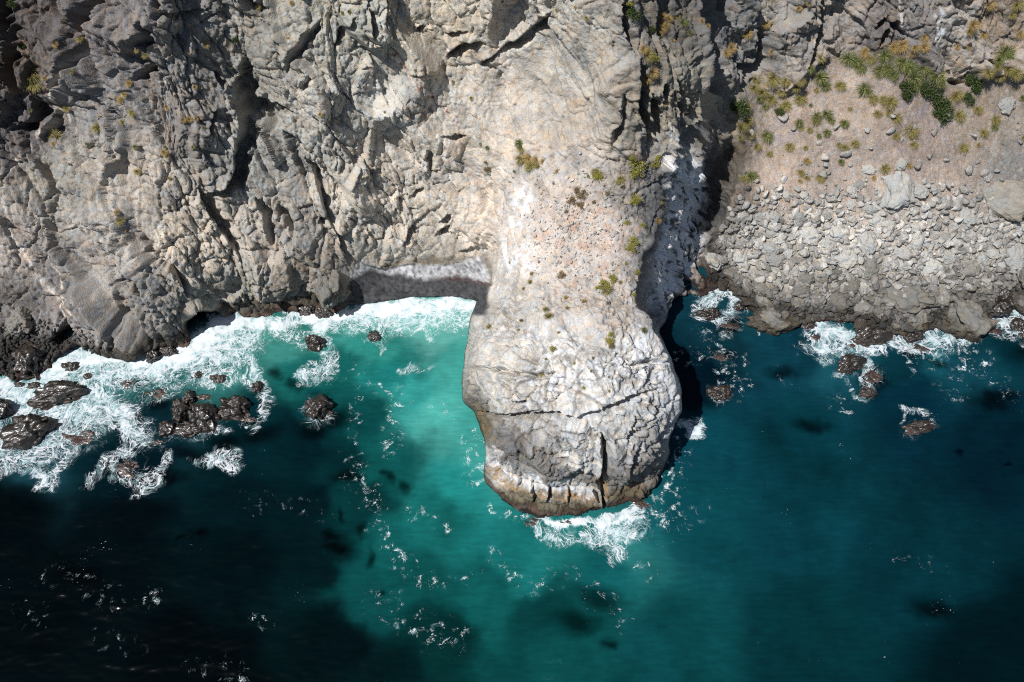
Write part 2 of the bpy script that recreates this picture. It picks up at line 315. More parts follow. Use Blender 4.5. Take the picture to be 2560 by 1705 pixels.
# land colours (albedo, plus painted gully shade), read off region by region
K = 1.25
def alb(c, k=K): l_ = lin(c); return (l_ * .8 + l_.mean() * .2) / k
ROCK = [(0,60,(52,46,44)),(60,160,(78,68,60)),(150,60,(80,72,68)),(300,100,(105,98,94)),(60,320,(88,82,80)),(250,250,(118,114,110)),(450,120,(118,114,108)),(450,300,(122,114,106)),
 (0,600,(140,130,120)),(150,450,(142,136,124)),(350,450,(152,142,128)),(250,620,(140,134,126)),(480,600,(176,162,142)),(350,760,(118,114,108)),(100,760,(112,106,102)),(20,880,(82,78,76)),
 (620,400,(130,128,120)),(640,150,(126,122,112)),(700,600,(150,142,130)),(600,740,(140,134,120)),(760,700,(118,110,98)),(820,300,(150,144,132)),(900,100,(150,146,132)),
 (900,500,(170,160,144)),(1000,250,(164,160,150)),(1050,600,(174,164,148)),(1100,100,(176,164,142)),(1100,400,(178,168,152)),(1250,220,(184,172,156)),(1350,150,(174,166,152)),(1400,280,(170,162,150)),
 (1300,420,(190,176,158)),(1450,400,(184,168,150)),(1380,520,(204,180,158)),(1500,560,(200,172,148)),(1450,660,(200,178,156)),(1560,480,(150,138,122)),(1280,600,(214,194,172)),(1240,700,(196,184,168)),
 (1500,150,(160,154,142)),(1640,150,(124,116,102)),(1620,280,(140,132,116)),(1720,250,(142,134,116)),(1700,60,(96,92,84)),(1800,60,(90,92,92)),(1880,120,(118,116,112)),(1980,60,(132,124,114)),
 (2120,60,(128,120,112)),(2200,90,(88,82,80)),(2290,70,(104,100,98)),(2420,80,(140,132,122)),(2500,40,(134,116,98)),(2540,250,(142,128,112)),(2540,420,(132,128,122)),
 (1680,480,(88,90,92)),(1680,620,(92,94,96)),(1650,740,(96,98,100)),(1640,560,(100,100,100)),(1720,400,(140,136,126)),(1800,450,(60,54,46)),(1770,500,(44,40,36)),(1750,600,(40,39,38)),(1745,690,(36,36,36)),(1760,540,(52,50,48)),  # near-black gully points: the spine's cast shadow painted into the rock colour
 (1960,330,(168,148,128)),(2150,250,(170,150,130)),(1950,450,(178,156,136)),(2100,400,(162,144,130)),(2300,350,(142,124,112)),(2350,480,(164,146,130)),(2150,500,(172,154,138)),(2450,320,(146,130,112)),
 (1900,600,(172,160,144)),(2100,600,(176,168,154)),(2300,600,(168,158,146)),(2500,600,(150,144,134)),(1900,700,(150,142,128)),(2100,720,(138,130,116)),(2350,700,(132,126,118)),(2550,680,(104,98,92)),
 (1900,790,(84,77,65)),(2150,790,(82,76,64)),(2400,780,(84,79,70)),(1450,760,(190,176,158)),(1300,800,(200,190,174)),(1250,900,(204,196,180)),(1550,760,(196,178,158)),(1400,900,(206,200,188)),(1600,900,(220,218,212)),
 (1250,980,(196,190,176)),(1450,1000,(206,202,192)),(1620,1000,(210,208,200)),(1350,1080,(180,176,168)),(1450,1130,(202,200,192)),(1560,1100,(184,180,168)),(1280,1130,(128,124,118)),(1400,1190,(124,114,104)),
 (1570,1180,(126,116,102)),(1300,1220,(170,156,134)),(1450,1240,(140,130,110)),(1180,1040,(120,104,78)),(2700,400,(140,130,118)),(-200,500,(110,104,96))]
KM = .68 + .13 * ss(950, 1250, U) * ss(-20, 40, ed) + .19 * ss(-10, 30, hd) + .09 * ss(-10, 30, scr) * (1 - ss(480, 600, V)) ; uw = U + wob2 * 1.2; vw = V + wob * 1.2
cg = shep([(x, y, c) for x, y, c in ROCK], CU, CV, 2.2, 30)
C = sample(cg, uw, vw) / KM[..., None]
n1 = r(fbm(p / 2.2, 3, 90)); n2 = r(fbm(pa / 1.0, 3, 94)); n3 = r(fbm(p / .45, 2, 97)); cell = r(r2); cell3 = r(r3)
dsat = (.28 + .25 * ss(-10, 30, hd))[..., None]; C = C * (1 - dsat) + C.mean(2, keepdims=True) * dsat
C = C * (1 + .16 * n1 + .13 * n2 + .10 * n3 + .20 * (cell - .5) + .14 * (cell3 - .5) + .12 * (r(r1) - .5))[..., None]
def tint(mask, c, k=K):
    global C
    m = np.clip(mask, 0, 1)[..., None]; C = C * (1 - m) + alb(c, k) * m
def ell(x, y, rx, ry, a=0, soft=.5, wv=1.0):
    ca, sa = math.cos(R(a)), math.sin(R(a)); du = U + wq[..., 0] * 2 * wv - x; dv = V + wq[..., 1] * 2 * wv - y
    d = np.sqrt(((du * ca + dv * sa) / rx) ** 2 + ((-du * sa + dv * ca) / ry) ** 2)
    return 1 - ss(1 - soft, 1 + soft, d)
wqs = wq * .5
def stroke(pl, hw, soft=1.0):
    xs = [a for a, _ in pl]; ys = [b for _, b in pl]; m_ = 4 * hw + 12; out = np.zeros(shp)
    i0 = max(0, int((min(xs) - m_ - gu[0]) / ST)); i1 = int((max(xs) + m_ - gu[0]) / ST); j0 = max(0, int((min(ys) - m_ - gv[0]) / ST)); j1 = int((max(ys) + m_ - gv[0]) / ST)
    s_ = (slice(j0, j1), slice(i0, i1))
    d = seg_dist(U[s_] + wqs[s_][..., 0], V[s_] + wqs[s_][..., 1], pl); out[s_] = 1 - ss(hw * .4, hw * (1.2 + soft), d); return out
# ochre staining between the blocks, grey lichen
tint(.32 * ss(.05, .5, r(perlin(p / 3.2, 101)) + .3 * n3) * ss(0, 1, mid + .35 * (U > 900)) * (1 - sst), (205, 176, 142))
tint(.45 * ss(.15, .6, r(perlin(p / 4.5, 103)) + .35 * n2) * (1 - sst) * (1 - headm), (128, 128, 126))
tint(.25 * ss(.25, .6, r(perlin(pa / 2.0, 105)) + .4 * n3) * (1 - headm) * (1 - sst), (176, 142, 108))
# pale mineral veins
for pl, hw in [([(979,134),(1021,184),(1090,245),(1159,325),(1197,348)],3),([(222,103),(205,150),(180,195),(153,226),(130,270),(111,318),(75,350),(50,383),(20,420),(0,444)],4),
  ([(0,470),(4,520),(11,555),(8,573),(38,634),(65,669)],3.5),([(70,690),(100,725),(130,750)],5),([(130,735),(160,770),(190,810)],2.5),([(150,745),(185,765),(230,800)],1.6),([(100,650),(125,690),(145,725)],2),
  ([(1213,-40),(1218,20),(1228,57)],4),([(1232,96),(1240,150),(1255,214)],5),([(1115,80),(1118,130)],4),([(893,130),(930,170),(955,200)],2),([(440,62),(462,52),(458,88)],3),([(1000,240),(1025,310)],2),
  ([(395,285),(402,310),(398,335)],2),([(370,205),(400,215)],2),([(2248,0),(2255,80)],2),([(2031,90),(2018,140),(2012,170)],3),([(1160,215),(1235,285)],2),([(1220,300),(1240,330)],2),
  ([(120,240),(170,330),(195,360)],1.8),([(430,560),(500,620)],1.6),([(900,420),(960,500),(1040,620)],1.8),([(1080,440),(1150,560),(1180,610)],2)]:
    tint(stroke(pl, hw) * ss(-.5, .25, n2 + .25), (226, 212, 196))
# rust specks along the long vein
tint(stroke([(979,130),(1060,215),(1150,310)], 7) * ss(.1, .4, r(perlin(p / .35, 107))), (150, 92, 58))
# white guano, and two pale blobs in the gully painted as sun patches
G = np.zeros(shp)
gn = ss(-.35, .45, r(fbm(pa / 1.1, 4, 110)) + .1)
e2 = (np.array(at(1700, 660, 3.)) - np.array(at(1662, 440, 19.))).astype(np.float32); e2 /= np.linalg.norm(e2)
pq = p + .5 * vnoise(p / 1.5, 112); pq = pq - np.outer(pq @ e2, e2 * .84).astype(np.float32)
wst = ss(-.10, .16, r(fbm(pq / 1.0, 5, 113, .6)) + .33); gn = gn * (1 - wall) + wst * wall
for x, y, rx, ry, a, k in [(1310,500,22,42,10,1),(1282,562,20,12,-25,.9),(1300,655,42,34,0,1),(1256,650,16,32,20,.9),(1240,720,20,30,15,.7),(1262,745,24,20,0,.6),(1480,935,120,40,-10,.8),(1600,890,85,40,-20,.95),(1650,880,40,45,30,.9),
   (1380,960,70,30,5,.7),(1670,980,34,60,0,.85),(1420,860,50,60,30,.55),(1340,840,60,30,0,.5),(1260,830,60,22,0,.4),(1560,980,80,40,0,.5),(1450,1040,90,30,0,.35),(1440,1150,50,40,20,.6),(1570,1130,40,60,10,.4),
   (1228,1148,16,32,-15,1),(1262,1192,34,24,35,1),(1330,1210,28,30,30,1),(1390,1222,36,20,10,1),(1455,1238,44,15,5,1),(2350,60,20,40,10,.8),(1690,345,12,20,0,.7),(2400,500,26,10,0,.8),(1695,600,34,110,10,.8),(1655,700,30,90,0,.8),(1755,490,22,40,10,.9),(1704,418,10,16,0,1),(1330,1000,50,16,0,.4),(2270,735,40,14,-15,.4)]:
    G = np.maximum(G, k * ell(x, y, rx, ry, a, .55))
G = np.maximum(G, 1.0 * wall * ss(360, 420, V) * (1 - ss(740, 800, V)) * (1 - ss(1730, 1790, U)))
tint(G * np.where((V > 1120) & (U < 1500), np.maximum(gn, .55), gn), (248, 246, 244), 1.08)
tint(.75 * r(np.exp(-ev / .05) * (.2 + .8 * gate)) * ss(0, 20, hd) * (1 - soil) * ss(640, 760, V), (96, 88, 80))
tint(.6 * r(np.exp(-ew / .07) * gate) * ss(0, 20, hd) * (1 - soil) * ss(700, 800, V), (126, 118, 108))
tint(.6 * (1 - ss(0, .16, led)) * ss(0, 20, hd) * ss(800, 900, V) * ss(-.2, .3, n1 + .1), (120, 108, 96))
# dark stain across the front of the head, ochre lichen, olive and pink bands at the tide line
stn = np.maximum.reduce([ell(1290,1098,55,24,15), ell(1330,1140,60,30,35), ell(1420,1172,75,20,28), ell(1470,1195,30,12,10), ell(1570,1165,50,40,0) * .7, ell(1285,1160,22,30,0) * .6])
tint(.42 * stn * ss(-.6, .2, n2 + .3), (96, 93, 91))
tint(.8 * ss(-.1, .4, n3 + .3) * stroke([(1226,1178),(1249,1208),(1300,1238),(1340,1243),(1370,1236),(1402,1248),(1490,1258)], 8), (194, 150, 84))
tint(.6 * stroke([(1510,1215),(1520,1250),(1550,1250),(1600,1225)], 8), (178, 140, 76))
tint(.8 * ell(1308,1253,70,16,16,.3, .5) , (112, 102, 72)); tint(.8 * ell(1430,1275,80,14,0,.3,.5), (118, 108, 82)); tint(.7 * ell(1575,1240,50,18,-15,.3,.5), (104, 92, 68))
tint(.8 * ell(1196,1060,26,46,-20,.4,.5), (128, 108, 70))
tint(.5 * ss(.1, .5, r(perlin(p / 1.6, 115)) + .3 * n3) * ell(1460,620,150,130), (208, 158, 124))
# soil streaks and dry mauve litter on the slope
up = sst * (1 - coarse)
tint(.5 * ss(0, .5, r(perlin(p * np.array([1, .25, .25], np.float32) / 1.3, 117)) + .2 * n3) * up, (190, 160, 134))
tint(.55 * ss(-.1, .4, r(perlin(p / 1.8, 119)) + .3 * n3 + .2) * np.maximum.reduce([ell(2215,200,60,35), ell(2300,260,50,35), ell(1960,325,45,40), ell(2365,310,30,20)]), (172, 158, 168))
tint(.6 * ss(0, .35, n3 + n2 * .6) * np.maximum.reduce([ell(2150,135,160,24), ell(1930,215,90,35) , ell(1880,290,60,60), ell(2440,200,90,60) * .8, ell(2490,70,60,60) * .7, ell(2250,190,90,50) * .7, ell(1850,340,30,70)]), (138, 118, 60))
# rubble: every stone its own grey
tint(sst * coarse * .5 * (r(rb) > .6), (190, 184, 172)); tint(sst * coarse * .35 * (r(rb) < .25), (140, 134, 124))
tint(.5 * soil * (r(r4) > .72), (226, 216, 206)); tint(.35 * up * (r(r4) > .86), (206, 198, 188))
# pebble beach: pale dry shingle above, dark wet shingle below, a line of red weed
bedge = np.interp(U, [870, 905, 930, 975, 1060, 1117, 1174, 1228], [700, 682, 673, 686, 694, 687, 694, 705]) + wob2 * .5 + 2
wet = ss(-7, 7, V - bedge + 5 * r(perlin(p / 1.2, 121)))
bc = alb((176, 176, 178), 1.0) * (1 - wet[..., None]) + alb((74, 75, 78), 1.1) * wet[..., None]
bc = bc * (1 + .5 * n3 + .8 * (r(r4) - .5))[..., None]
C = C * (1 - pebble[..., None]) + bc * pebble[..., None]
weed = np.exp(-((V - bedge - 4) / 7) ** 2) * ss(1060, 1150, U) * ss(-.2, .3, n3 + .1) * pebble
tint(.9 * weed, (98, 52, 40)); tint(.5 * np.exp(-((V - bedge - 2) / 5) ** 2) * pebble * ss(.0, .3, n3), (84, 60, 48))
# wet rock at the tide line
zz2 = P2[..., 2] + .35 * n1
headf = ss(0, 12, hd)
wetl = 1 - ss(.7 + 1.5 * (1 - headf) - .9 * sst, 1.4 + 2.3 * (1 - headf) - .9 * sst, zz2)
wetl = wetl * (1 - pebble)
C = C * (1 - .68 * wetl[..., None]) * (1 - wetl[..., None] * np.array([0, .05, .14]))
alg = (1 - ss(.45, 1.1, zz2)) * (1 - pebble) * ss(-.2, .3, n3 + .1)
tint(.55 * alg, (112, 72, 58))
tint(.9 * (1 - ss(.1, .35, zz2)) * (1 - pebble), (26, 22, 20))
C = np.clip(C, .004, .9)

def set_mesh(name, verts, faces, cols=None, smooth=True, floats=None):
    me = bpy.data.meshes.new(name); nf = len(faces); k = faces.shape[1]
    me.vertices.add(len(verts)); me.vertices.foreach_set('co', verts.astype(np.float32).ravel())
    me.loops.add(nf * k); me.loops.foreach_set('vertex_index', faces.astype(np.int32).ravel())
    me.polygons.add(nf); me.polygons.foreach_set('loop_start', np.arange(0, nf * k, k, dtype=np.int32)); me.polygons.foreach_set('loop_total', np.full(nf, k, np.int32))
    me.update(calc_edges=True)
    if smooth: me.polygons.foreach_set('use_smooth', np.ones(nf, bool))
    if cols is not None:
        a = me.color_attributes.new('tone', 'FLOAT_COLOR', 'POINT'); c4_ = np.ones((len(verts), 4), np.float32); c4_[:, :3] = cols; a.data.foreach_set('color', c4_.ravel())
    for nm, ar in (floats or {}).items():
        a = me.attributes.new(nm, 'FLOAT', 'POINT'); a.data.foreach_set('value', ar.astype(np.float32).ravel())
    return me
def tag(o, label=None, cat=None, group=None, kind=None):
    for k, v in (('label', label), ('category', cat), ('group', group), ('kind', kind)):
        if v: o[k] = v
    return o
def link(name, me, mats, parent=None):
    o = bpy.data.objects.new(name, me); col.objects.link(o)
    if mats and not me.materials: me.materials.append(mats)
    if parent: o.parent = parent
    return o

# ---------------------------------------------------------------- materials
def newmat(name):
    m = bpy.data.materials.new(name); m.use_nodes = True; t = m.node_tree; return m, t, t.nodes['Principled BSDF']
def nd(t, typ, **kw):
    n = t.nodes.new(typ)
    for k, v in kw.items():
        if k.startswith('i_'): n.inputs[k[2:].replace('_', ' ')].default_value = v
        else: setattr(n, k, v)
    return n
def math_(t, op, a, b=None, c=None, clamp=False):
    n = t.nodes.new('ShaderNodeMath'); n.operation = op; n.use_clamp = clamp
    for i, x in enumerate((a, b, c)):
        if x is None: continue
        if isinstance(x, (int, float)): n.inputs[i].default_value = x
        else: t.links.new(x, n.inputs[i])
    return n.outputs[0]
def noise(t, vec, scale, detail=4, rough=.6, dist=0):
    n = nd(t, 'ShaderNodeTexNoise'); n.inputs['Scale'].default_value = scale; n.inputs['Detail'].default_value = detail; n.inputs['Roughness'].default_value = rough; n.inputs['Distortion'].default_value = dist
    t.links.new(vec, n.inputs['Vector']); return n
def rock_mat(name, use_attr=True, bump=.5, base=(.2, .18, .16), scale=1.0, wetz=None):
    m, t, b = newmat(name); L = t.links.new
    tc = nd(t, 'ShaderNodeTexCoord'); geo = nd(t, 'ShaderNodeNewGeometry'); vec = geo.outputs['Position'] if use_attr else tc.outputs['Object']
    if use_attr:
        at_ = nd(t, 'ShaderNodeAttribute', attribute_name='tone'); src = at_.outputs['Color']
    else:
        oi = nd(t, 'ShaderNodeObjectInfo'); rg = nd(t, 'ShaderNodeRGB'); rg.outputs[0].default_value = (*base, 1)
        mul = nd(t, 'ShaderNodeMix', data_type='RGBA', blend_type='MULTIPLY'); mul.inputs[0].default_value = 1
        vv = math_(t, 'MULTIPLY_ADD', oi.outputs['Random'], .5, .75); cc = nd(t, 'ShaderNodeCombineColor')
        for i in range(3): L(vv, cc.inputs[i])
        L(rg.outputs[0], mul.inputs[6]); L(cc.outputs[0], mul.inputs[7]); src = mul.outputs[2]
    a = noise(t, vec, 3.2 * scale, 6, .65); b2 = noise(t, vec, 11 * scale, 4, .7)
    vor = nd(t, 'ShaderNodeTexVoronoi', feature='DISTANCE_TO_EDGE'); vor.inputs['Scale'].default_value = 1.6 * scale
    wv = noise(t, vec, 1.3 * scale, 3, .6); add = nd(t, 'ShaderNodeVectorMath', operation='MULTIPLY_ADD'); L(wv.outputs['Color'], add.inputs[0]); add.inputs[1].default_value = (1.2,) * 3; L(vec, add.inputs[2]); L(add.outputs[0], vor.inputs['Vector'])
    crack = math_(t, 'MULTIPLY', vor.outputs[0], 14, clamp=True)
    val = math_(t, 'MULTIPLY_ADD', a.outputs[0], .75, .62); val = math_(t, 'MULTIPLY', val, math_(t, 'MULTIPLY_ADD', b2.outputs[0], .55, .73))
    cc = nd(t, 'ShaderNodeCombineColor'); [L(val, cc.inputs[i]) for i in range(3)]
    mx = nd(t, 'ShaderNodeMix', data_type='RGBA', blend_type='MULTIPLY'); mx.inputs[0].default_value = 1; L(src, mx.inputs[6]); L(cc.outputs[0], mx.inputs[7]); out = mx.outputs[2]
    # cool / warm drift between minerals
    hue = noise(t, vec, 1.1 * scale, 3, .6); rp = nd(t, 'ShaderNodeValToRGB'); rp.color_ramp.elements[0].position = .35; rp.color_ramp.elements[0].color = (.90, .98, 1.08, 1); rp.color_ramp.elements[1].position = .65; rp.color_ramp.elements[1].color = (1.07, .99, .90, 1)
    L(hue.outputs[0], rp.inputs[0]); mx2 = nd(t, 'ShaderNodeMix', data_type='RGBA', blend_type='MULTIPLY'); mx2.inputs[0].default_value = 1; L(out, mx2.inputs[6]); L(rp.outputs[0], mx2.inputs[7]); out = mx2.outputs[2]
    rough = .85
    if wetz:
        sx = nd(t, 'ShaderNodeSeparateXYZ'); L(geo.outputs['Position'], sx.inputs[0]); nz = noise(t, geo.outputs['Position'], .8, 3)
        zz_ = math_(t, 'MULTIPLY_ADD', nz.outputs[0], -1.2, sx.outputs[2]); wet_ = nd(t, 'ShaderNodeMapRange', interpolation_type='SMOOTHSTEP'); L(zz_, wet_.inputs[0])
        wet_.inputs[1].default_value = wetz - .4; wet_.inputs[2].default_value = wetz + .6; wet_.inputs[3].default_value = 1; wet_.inputs[4].default_value = 0
        dk = nd(t, 'ShaderNodeMix', data_type='RGBA', blend_type='MULTIPLY'); L(wet_.outputs[0], dk.inputs[0]); L(out, dk.inputs[6]); dk.inputs[7].default_value = (.34, .30, .25, 1); out = dk.outputs[2]
        al = nd(t, 'ShaderNodeMapRange', interpolation_type='SMOOTHSTEP'); L(zz_, al.inputs[0]); al.inputs[1].default_value = -.8; al.inputs[2].default_value = -.2; al.inputs[3].default_value = .8; al.inputs[4].default_value = 0
        am = nd(t, 'ShaderNodeMix', data_type='RGBA'); L(math_(t, 'MULTIPLY', al.outputs[0], b2.outputs[0]), am.inputs[0]); L(out, am.inputs[6]); am.inputs[7].default_value = (.13, .055, .035, 1); out = am.outputs[2]
        L(math_(t, 'MULTIPLY_ADD', wet_.outputs[0], -.5, .85), b.inputs['Roughness'])
    else: b.inputs['Roughness'].default_value = rough
    L(out, b.inputs['Base Color']); b.inputs['Specular IOR Level'].default_value = .3
    hgt = math_(t, 'MULTIPLY_ADD', a.outputs[0], .30, math_(t, 'MULTIPLY_ADD', b2.outputs[0], .10, math_(t, 'MULTIPLY', crack, .06)))
    bp = nd(t, 'ShaderNodeBump'); bp.inputs['Strength'].default_value = bump; bp.inputs['Distance'].default_value = 1.0; L(hgt, bp.inputs['Height']); L(bp.outputs[0], b.inputs['Normal'])
    return m
M_land = rock_mat('fractured_rock', bump=.62)
M_scree = rock_mat('loose_scree', bump=.8, scale=1.6)
M_beach = rock_mat('shingle', bump=.55, scale=3.0)

# ---------------------------------------------------------------- split the sheet: cliff, slope, beach, head rock
idx = np.arange(NU * NV).reshape(shp)
quads = np.stack([idx[:-1, :-1], idx[1:, :-1], idx[1:, 1:], idx[:-1, 1:]], 2)
ctr = lambda a: a[:-1, :-1]
keep = ctr(shn) > -45
regB = keep & (ctr(pebble) > .5)
regS = keep & ~regB & (ctr(scr + wob2) > 0) & (ctr(ed) < 0)
regH = keep & ~regB & ~regS & (ctr(hd + wob * .5) > 0)
regC = keep & ~regB & ~regS & ~regH
PF = P2.reshape(-1, 3); CF = C.reshape(-1, 3)
def region(name, reg, mat, extra=None):
    fq = quads[reg]; used, inv = np.unique(fq.ravel(), return_inverse=True)
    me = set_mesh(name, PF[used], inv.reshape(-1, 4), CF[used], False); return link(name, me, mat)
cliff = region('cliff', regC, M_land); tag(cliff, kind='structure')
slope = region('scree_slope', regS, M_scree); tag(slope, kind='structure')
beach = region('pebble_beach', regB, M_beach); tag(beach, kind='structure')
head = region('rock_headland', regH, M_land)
tag(head, 'tall pale rock headland streaked with white, jutting from the cliff into the turquoise sea', 'rock headland')
# the land behind and beside what the photo shows
def skirt():
    vs_, fs, cs = [], [], []
    top = P2[0, ::6]; n = len(top)
    rows = [top]
    for dy, dz in ((6, 7), (16, 14), (40, 20), (120, 24), (400, 30)):
        rr = top.copy(); rr[:, 1] = top[:, 1].mean() * .3 + top[:, 1] * .7 + dy; rr[:, 2] = rr[:, 2] * .8 + 10 + dz; rr[:, 0] *= 1 + dy / 90
        qn = rr / 7; rr[:, 2] += 1.5 * perlin(qn, 130); rows.append(rr)
    v_ = np.concatenate(rows); i = np.arange(len(rows) * n).reshape(len(rows), n)
    f_ = np.stack([i[:-1, :-1], i[:-1, 1:], i[1:, 1:], i[1:, :-1]], 2).reshape(-1, 4)
    for side in (0, -1):
        e = P2[::6, side]; e = e[P2[::6, side, 2] > -3.5]; s = -1 if side == 0 else 1; rs = [e]
        for dx in (8, 30, 90, 300):
            rr = e.copy(); rr[:, 0] += s * dx; rr[:, 1] += 2 * perlin(rr / 9, 131); rs.append(rr)
        k = len(e); j = np.arange(len(rs) * k).reshape(len(rs), k) + len(v_)
        f_ = np.concatenate([f_, np.stack([j[:-1, :-1], j[:-1, 1:], j[1:, 1:], j[1:, :-1]], 2).reshape(-1, 4)]); v_ = np.concatenate([v_] + rs)
    return set_mesh('hillside', v_, f_, np.tile(alb((132, 122, 108)), (len(v_), 1)))
hs = link('hillside', skirt(), M_land); tag(hs, kind='structure')

# where the finished land surface shows at a given pixel
PU, PV = proj(P2[..., 0], P2[..., 1], P2[..., 2])
def ground(u, v):
    """nearest land vertex projecting close to (u, v) and closest to the camera"""
    j = int((v - gv[0]) / ST); i = int((u - gu[0]) / ST); k = 26
    j0, j1, i0, i1 = max(0, j - k), min(NV, j + k), max(0, i - k), min(NU, i + k)
    d = (PU[j0:j1, i0:i1] - u) ** 2 + (PV[j0:j1, i0:i1] - v) ** 2
    cand = np.argwhere(d < max(9.0, d.min() + 4))
    best = max(cand, key=lambda c: P2[j0 + c[0], i0 + c[1], 2] - .05 * P2[j0 + c[0], i0 + c[1], 1])
    a, b_ = j0 + best[0], i0 + best[1]
    return Vector(P2[a, b_]), Vector(Nn[a, b_])

# ---------------------------------------------------------------- sea
SEA = [(1750,1300,(0,66,74)),(2000,1100,(0,54,64)),(2300,1000,(0,40,54)),(2500,1100,(0,30,42)),(2000,1300,(0,60,70)),(2300,1400,(0,46,55)),(2500,1650,(0,22,28)),(2000,1600,(0,50,56)),(1700,1600,(0,70,74)),
 (1950,900,(4,56,70)),(2300,900,(0,46,58)),(1800,850,(6,50,62)),(2500,850,(0,46,56)),(1850,760,(12,66,78)),(2100,850,(16,80,92)),(2330,880,(14,86,96)),(2450,900,(6,60,72)),(1720,950,(0,24,36)),(1750,1120,(0,66,78)),  # dark chasm point: headland shadow painted into the water colour
 (1100,1050,(66,166,156)),(1130,900,(56,156,146)),(1050,1000,(40,150,143)),(1000,950,(8,112,107)),(1150,1200,(12,132,127)),(1100,1300,(4,106,102)),(1300,1400,(4,114,111)),(1500,1400,(0,96,98)),(1600,1300,(0,86,92)),
 (1200,1500,(0,96,94)),(1400,1600,(0,72,72)),(1350,1530,(0,60,60)),(1100,1600,(0,48,48)),(960,1150,(0,84,82)),(900,1050,(0,72,72)),(870,1250,(0,50,52)),(925,1470,(0,74,74)),(1000,1400,(0,86,84)),(850,930,(2,88,84)),(950,860,(34,134,124)),
 (1080,800,(96,184,174)),(1000,790,(110,190,180)),(900,800,(66,156,146)),(800,850,(40,134,124)),(700,850,(56,140,130)),(740,940,(8,100,96)),(600,900,(48,124,118)),(650,1050,(0,40,46)),(750,1100,(0,30,36)),(800,1040,(0,52,56)),(830,1150,(0,44,48)),
 (200,950,(60,120,122)),(400,950,(40,112,110)),(100,1100,(20,66,76)),(400,1050,(6,44,54)),(300,1160,(0,28,36)),(600,1160,(0,34,40)),(600,1220,(0,24,29)),(300,1300,(0,11,15)),(100,1500,(0,8,11)),(600,1400,(0,17,21)),
 (500,1650,(0,6,9)),(800,1400,(0,22,26)),(790,1250,(0,26,31)),(850,1600,(0,16,19)),(0,1300,(0,8,11)),(1000,1700,(0,26,28)),(-400,1300,(0,8,10)),(500,2100,(0,6,9)),(1400,1900,(0,50,54)),(2400,2000,(0,22,28)),(2900,1200,(0,34,44)),(498,795,(2,14,18)),(520,830,(60,110,112)),(150,900,(90,150,150)),(1200,1130,(50,150,142)),(1400,1340,(16,120,116)),(1560,1330,(40,130,128))]  # near-black point in the cave notch: shade painted into the water colour
DARKS = [(831,1339,24,16,0),(831,1366,26,12,10),(929,1405,13,30,0),(859,1284,9,20,0),(500,1333,32,14,0),(456,1349,20,9,0),(1523,1614,20,14,0),(2327,1520,60,26,10),(2023,1062,44,22,0),(1955,932,40,20,0),
 (1805,886,30,20,20),(1825,817,34,18,-5),(2039,844,22,14,0),(1500,1500,60,34,20),(950,1480,10,8,0),(870,1190,40,18,0),(1430,1560,60,40,0),(2470,1000,60,26,10),(2400,1130,18,8,0),(2515,1165,9,8,0),(2180,955,50,36,30),
 (690,935,22,18,0),(740,962,30,18,10),(325,956,36,16,0),(387,982,52,18,-10),(620,1047,26,14,0),(560,1110,40,20,0),(470,1130,70,24,0),(840,1050,50,30,0),(430,1190,60,20,0),(780,1075,50,30,10),(400,1020,40,22,0),(350,1035,24,16,0),(2290,880,40,16,0),(2350,905,30,10,0),(2590,880,80,24,0),(640,1090,60,24,0),(2500,990,50,16,0),(200,1440,60,26,0),(900,1330,16,26,0),(1020,1220,26,16,30),(970,1190,20,14,0)]
FO = []                                            # foam: (x, y, rx, ry, tilt, amount)
